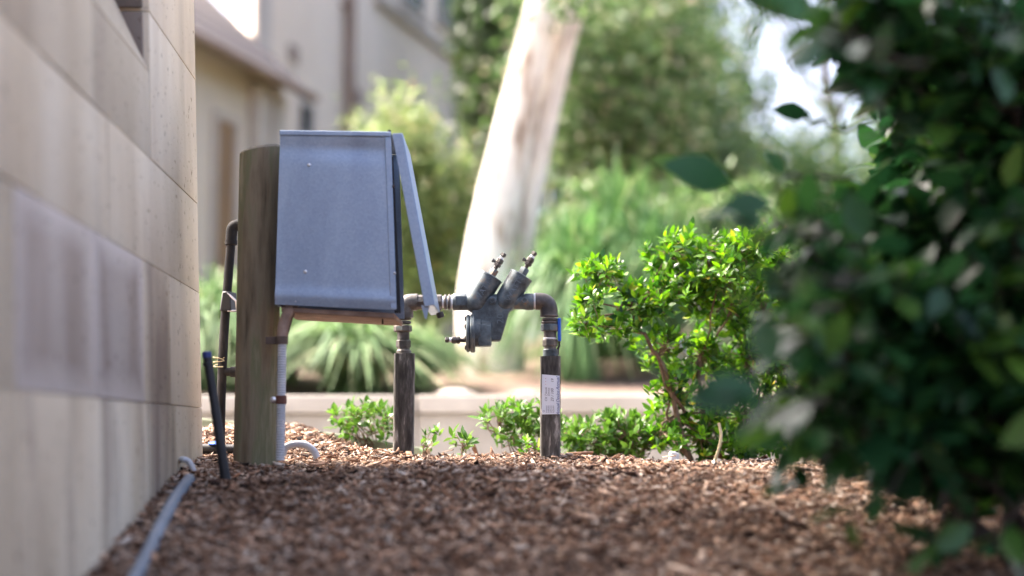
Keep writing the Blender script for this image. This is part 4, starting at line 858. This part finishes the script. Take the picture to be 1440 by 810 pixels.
# pale twin-stemmed gum
YT = 9.2; Kt = YT / F
gt = empty('gum_tree', V(pt(690, 520, YT).x, YT, g1(pt(690, 520, YT).x, YT) - .05), 'large leaning pale barked gum tree with two stems', 'tree')
def limb(pts_px, name='trunk', dy=0, parent=gt, m='gumbark', n=22):
    path = bez([pt(x, y, YT) + V(0, dy, 0) for x, y, w in pts_px], 6); ws = [w for _, _, w in pts_px]; rr = np.interp(np.linspace(0, len(ws) - 1, len(path)), range(len(ws)), ws) * Kt
    return MB().tube(path, list(rr), n).build(name, M[m], parent, ang=70)
limb([(688, 570, 46), (684, 500, 41), (682, 440, 40), (687, 380, 38), (698, 300, 33), (719, 200, 29.5), (742, 100, 27), (763, 10, 25), (800, -150, 22), (850, -330, 18), (890, -480, 12)])
limb([(712, 560, 30), (714, 480, 25), (722, 400, 22), (737, 300, 20.5), (758, 200, 20), (781, 100, 18.5), (803, 20, 17.5), (850, -120, 15), (930, -300, 11), (1000, -430, 7)], 'trunk', .16, gt, 'gumbark2')
lr = MB()
def tri_foliage(center, radii, n, size, clumps=40, spread=.22):
    cl = unit(clumps) * (rng.random((clumps, 1)) ** .4); k = rng.integers(0, clumps, n)
    pos = np.array(center) + (cl[k] + rng.normal(size=(n, 3)) * spread) * np.array(radii)
    d = unit(n) + np.array([0, 0, -.25]); up = unit(n); return mats(pos, d, up, size * rng.uniform(.6, 1.3, n)), np.array(center) + cl * np.array(radii)
BLEAF = [(np.array([(0, 0, 0), (.45, .24, .03), (1, 0, -.08), (.45, -.24, .03)]), np.array([(0, 1, 2, 3)]))]
def crown(root, Ms, m, name='crown'):
    org = np.array(ORG[root.name]); V_, F_ = BLEAF[0]; P_ = np.einsum('nij,vj->nvi', Ms[:, :3, :3], V_) + Ms[:, None, :3, 3] - org
    me = np_mesh(name, P_.reshape(-1, 3), (F_[None] + (np.arange(len(Ms)) * 4)[:, None, None]).reshape(-1, 4), 4); return link(name, me, M[m], root)
Ms, cl = tri_foliage((pt(840, -330, YT)[0], YT + .3, pt(840, -330, YT)[2]), (1.9, 1.7, .8), 7000, .12); cr = crown(gt, Ms, 'olive'); 
for c_ in cl[::3]: stems_to(lr, pt(880, -440, YT), c_, .03, .01, .05, 4, 5)
lr.build('limbs', M['gumbark'], gt)
# hanging spray of leaves in front of the top of the trunks
def hang(px, py, Y, rx, ry, n, size, m, root, cl=14):
    c = pt(px, py, Y); Ms, _ = tri_foliage(c, (rx * Y / F, .4, ry * Y / F), n, size, cl, .3); crown(root, Ms, m, 'leaf_spray')['kind'] = 'stuff'
hang(812, 0, 8.8, 45, 28, 170, .08, 'mid', gt)

# background trees and shrubs
def tree(name, label, px, Y, py_c, rx, ry, n, size, m, trunk_r=.12, group='trees behind the garden', clumps=60, spread=.2, bark='treebark', cat='tree', rz=None):
    c = pt(px, py_c, Y); bz = g1(c.x, Y); root = empty(name, V(c.x, Y, bz), label, cat, group)
    kx, kz = rx * Y / F, ry * Y / F; Ms, cl = tri_foliage(c, (kx, kx * (rz or .8), kz), n, size, clumps, spread)
    Ms = Ms[Ms[:, 2, 3] > bz + .02]; crown(root, Ms, m)
    tk = MB(); top = V(c.x + rng.normal() * .1 * kx, Y, c.z + kz * .4); b0 = V(c.x, Y, bz - .1)
    pts_ = [b0.lerp(top, i / 6) + V(rng.normal() * .04 * kx, rng.normal() * .04 * kx, 0) for i in range(7)]
    tk.tube(pts_, [trunk_r * (1 - .12 * i) for i in range(7)], 10); 
    for c_ in cl[::4]: stems_to(tk, pts_[int(rng.integers(2, 6))], c_, trunk_r * .3, trunk_r * .07, .04, 4, 5)
    tk.build('trunk', M[bark], root, ang=60)
tree('lime_shrub', 'yellow green shrub behind the open flap of the box', 590, 11.5, 300, 80, 150, 9000, .075, 'lime', .03, 'shrubs behind the grass clumps', 60, cat='shrub')
tree('lime_shrub', 'yellow green shrub in front of the tall pale building', 545, 13.5, 330, 90, 160, 7000, .08, 'lime', .03, 'shrubs behind the grass clumps', 50, cat='shrub')
tree('broadleaf_shrub', 'mid green shrub just right of the pale gum trunk', 850, 11.2, 330, 90, 80, 6000, .085, 'mid', .03, 'shrubs behind the grass clumps', 45, cat='shrub')
tree('broadleaf_shrub', 'green shrub seen above the azalea bush', 1000, 12.5, 360, 110, 110, 7000, .09, 'mid', .03, 'shrubs behind the grass clumps', 45, cat='shrub')
tree('dark_tree', 'dark small tree beside the corner of the tall building', 680, 16.5, 80, 40, 170, 4500, .11, 'deep', .09, clumps=40)
tree('olive_tree', 'olive green tree right behind the gum stems', 850, 15.5, 130, 150, 200, 15000, .11, 'olive', .12)
tree('olive_tree', 'olive green tree above the azalea bush', 955, 17.5, 240, 110, 140, 11000, .12, 'mid', .12)
tree('tall_tree', 'tall green tree filling the top right of centre', 915, 21, 10, 140, 150, 12000, .14, 'mid', .16)
tree('tall_tree', 'tall green tree left of the gum tree top', 705, 24, 40, 60, 200, 7000, .14, 'mid', .14)
tree('far_tree', 'farthest hazy green tree behind the gum stems', 800, 30, 130, 190, 260, 14000, .17, 'olive', .2)
tree('far_tree', 'tree behind the camellia left of the white sky gap', 1010, 27, 350, 190, 165, 12000, .16, 'olive', .2)
tree('far_tree', 'tree behind the camellia right of the white sky gap', 1340, 24, 260, 140, 260, 12000, .16, 'mid', .2)
tree('far_tree', 'low tree seen under the white sky gap', 1125, 22, 320, 130, 150, 11000, .14, 'mid', .16)
tree('tall_tree', 'tall tree crown hanging above the white sky gap', 1160, 26, -80, 170, 110, 9000, .14, 'mid', .16)

tree('thin_tree', 'thin open tree in front of the white sky gap', 1035, 19, 120, 60, 100, 1400, .12, 'mid', .03, clumps=26, spread=.16)

# ------------------------------------------------------------------ small things on the ground
def rock(name, label, px, py, Y, w, h, m, cat='rock', seed=1):
    c = pt(px, py, Y); bm = bmesh.new(); bmesh.ops.create_icosphere(bm, subdivisions=3, radius=1); r_ = random.Random(seed); ph = [r_.uniform(0, 6) for _ in range(6)]
    for vtx in bm.verts:
        p_ = vtx.co; k = 1 + .16 * math.sin(3 * p_.x + ph[0]) + .14 * math.sin(4 * p_.y + ph[1]) + .12 * math.sin(5 * p_.z + ph[2]) + .05 * math.sin(11 * p_.x + ph[3])
        vtx.co = V(p_.x * k * w * Y / F / 2, p_.y * k * w * Y / F / 2.4, max(p_.z, -.6) * k * h * Y / F * .6)
    me = bpy.data.meshes.new(name); bm.to_mesh(me); bm.free(); me.polygons.foreach_set('use_smooth', [True] * len(me.polygons)); me.set_sharp_from_angle(angle=R(28))
    o = link(name, me, m, None, c); tag(o, label, cat); return o
rock('pale_rock', 'pale rounded rock on the bed at the foot of the gum tree', 640, 553, 6.5, 60, 9, M['stonepale'], seed=3)
rock('pale_rock', 'smaller pale rock right of the gum tree foot', 738, 554, 6.5, 40, 7, M['stonepale'], seed=8)
rock('white_stone', 'small white stone at the foot of the azalea bush', 948, 642, 3.75, 15, 13, M['white'], 'stone', seed=5)
sk_ = MB().tube(bez([pt(1004, 652, 3.72), pt(1011, 630, 3.72), pt(1014, 612, 3.73), pt(1011, 595, 3.74)], 5), [.0052, .005, .0045, .0042] + [.004] * 12, 8)
tag(sk_.build('dry_stalk', M['straw'], org=pt(1004, 652, 3.72)), 'straw coloured dry stalk standing in front of the azalea bush', 'stalk')
def curled(name, label, px, py, Y, L_, w, m, rz, cat):
    vv_, ff_ = leaf_data(L_, w, .5, -.35); c = pt(px, py, Y); c.z = g1(c.x, c.y) + .014; me = bpy.data.meshes.new(name)
    th = np.concatenate([vv_, vv_ + [0, 0, .0009]]); me.from_pydata(th.tolist(), [], ff_.tolist() + (ff_[:, ::-1] + len(vv_)).tolist()); me.polygons.foreach_set('use_smooth', [True] * len(me.polygons))
    o = link(name, me, m, None, c); o.rotation_euler = (.3, -.2, rz); tag(o, label, cat)
curled('dry_leaf', 'curled russet dry leaf under the azalea bush left of the camellia', 985, 645, 3.85, .10, .06, M['dryleaf'], .4, 'leaf')
curled('dry_leaf', 'russet dry leaf lying right of the dry stalk', 1030, 645, 3.9, .12, .07, M['dryleaf'], 2.6, 'leaf')
curled('dry_leaf', 'orange dry leaf at the foot of the leaning black pipe', 327, 680, 3.0, .022, .014, M['dryleaf'], .2, 'leaf')
vvp, ffp = quadgrid(pt(952, 504, 3.86), pt(966, 502, 3.86), pt(971, 474, 3.87), pt(958, 470, 3.87), 6, 9, lambda a, b: V(.004 * math.sin(9 * b + 2 * a), .012 * math.sin(5 * a + 7 * b), .004 * math.cos(8 * a)))
scr = MB(); scr.add(vvp, ffp); tag(scr.build('white_patch', M['white'], org=pt(960, 508, 3.86), ang=20), 'small white crumpled scrap among the azalea leaves', 'patch')  # crumpled white sheet added among the leaves
curled('fallen_petal', 'red fallen petal on the mulch behind the camellia', 1226, 652, 3.7, .05, .035, M['red'], .3, 'petal')

# ------------------------------------------------------------------ bark mulch
def chips(n, x0, x1, y0, y1, smin, smax, bias=0.0):
    x = rng.uniform(x0, x1, n); y = rng.uniform(y0, y1, n)
    wx = np.array(EYE0)[0] + (YC - y) * (110 / F) - .01
    ok = (x > wx) | (y > YC); x, y = x[ok], y[ok]; n = len(x)
    Ln = smin + (smax - smin) * rng.random(n) ** 2.2; Wd = Ln * rng.uniform(.12, .5, n); Th = np.clip(Ln * .12, .001, .004) * rng.uniform(.6, 1.4, n)
    z = G(x, y) + rng.uniform(.0, .013, n)
    yaw = rng.random(n) * 2 * np.pi; pit = rng.normal(size=n) * .28; rol = rng.normal(size=n) * .45
    base = np.array([(-1, -1, -1), (1, -1, -1), (1, 1, -1), (-1, 1, -1), (-1, -1, 1), (1, -1, 1), (1, 1, 1), (-1, 1, 1)], float) * .5
    P_ = np.repeat(base[None], n, 0) * np.stack([Ln, Wd, Th], 1)[:, None, :]
    # splintered ends
    jit = rng.uniform(.25, 1.0, (n, 2)); P_[:, [0, 3, 4, 7], 1] *= jit[:, :1]; P_[:, [1, 2, 5, 6], 1] *= jit[:, 1:]
    P_[:, :, 0] += rng.normal(size=(n, 4))[:, [0, 1, 2, 3, 0, 1, 2, 3]] * (Ln * .12)[:, None]
    P_[:, :, 2] += (P_[:, :, 0] ** 2 / Ln[:, None]) * rng.normal(size=n)[:, None] * .5
    cy_, sy_, cp, sp_, cr_, sr_ = np.cos(yaw), np.sin(yaw), np.cos(pit), np.sin(pit), np.cos(rol), np.sin(rol)
    yy2 = P_[..., 1] * cr_[:, None] - P_[..., 2] * sr_[:, None]; zz2 = P_[..., 1] * sr_[:, None] + P_[..., 2] * cr_[:, None]
    xx3 = P_[..., 0] * cp[:, None] + zz2 * sp_[:, None]; zz3 = -P_[..., 0] * sp_[:, None] + zz2 * cp[:, None]
    X_ = xx3 * cy_[:, None] - yy2 * sy_[:, None] + x[:, None]; Y_ = xx3 * sy_[:, None] + yy2 * cy_[:, None] + y[:, None]
    return np.stack([X_, Y_, zz3 + z[:, None]], -1)
sets = [chips(125000, -.85, 1.5, 2.75, 4.08, .0035, .022), chips(60000, -.75, 1.3, 2.0, 2.75, .004, .025), chips(9000, 1.3, 3.0, 1.5, 4.08, .012, .045), chips(9000, -.7, 2.2, -.3, 2.0, .015, .05), chips(1100, -.9, 1.4, 2.2, 4.05, .025, .055)]
P_ = np.concatenate(sets); n = len(P_); f6 = np.array([(3, 2, 1, 0), (4, 5, 6, 7), (0, 1, 5, 4), (1, 2, 6, 5), (2, 3, 7, 6), (3, 0, 4, 7)])
me = np_mesh('bark_mulch', P_.reshape(-1, 3), (f6[None] + (np.arange(n) * 8)[:, None, None]).reshape(-1, 4), 4)
tag(link('bark_mulch', me, M['chip']), 'brown bark chip mulch covering the garden bed', 'mulch', kind='stuff')
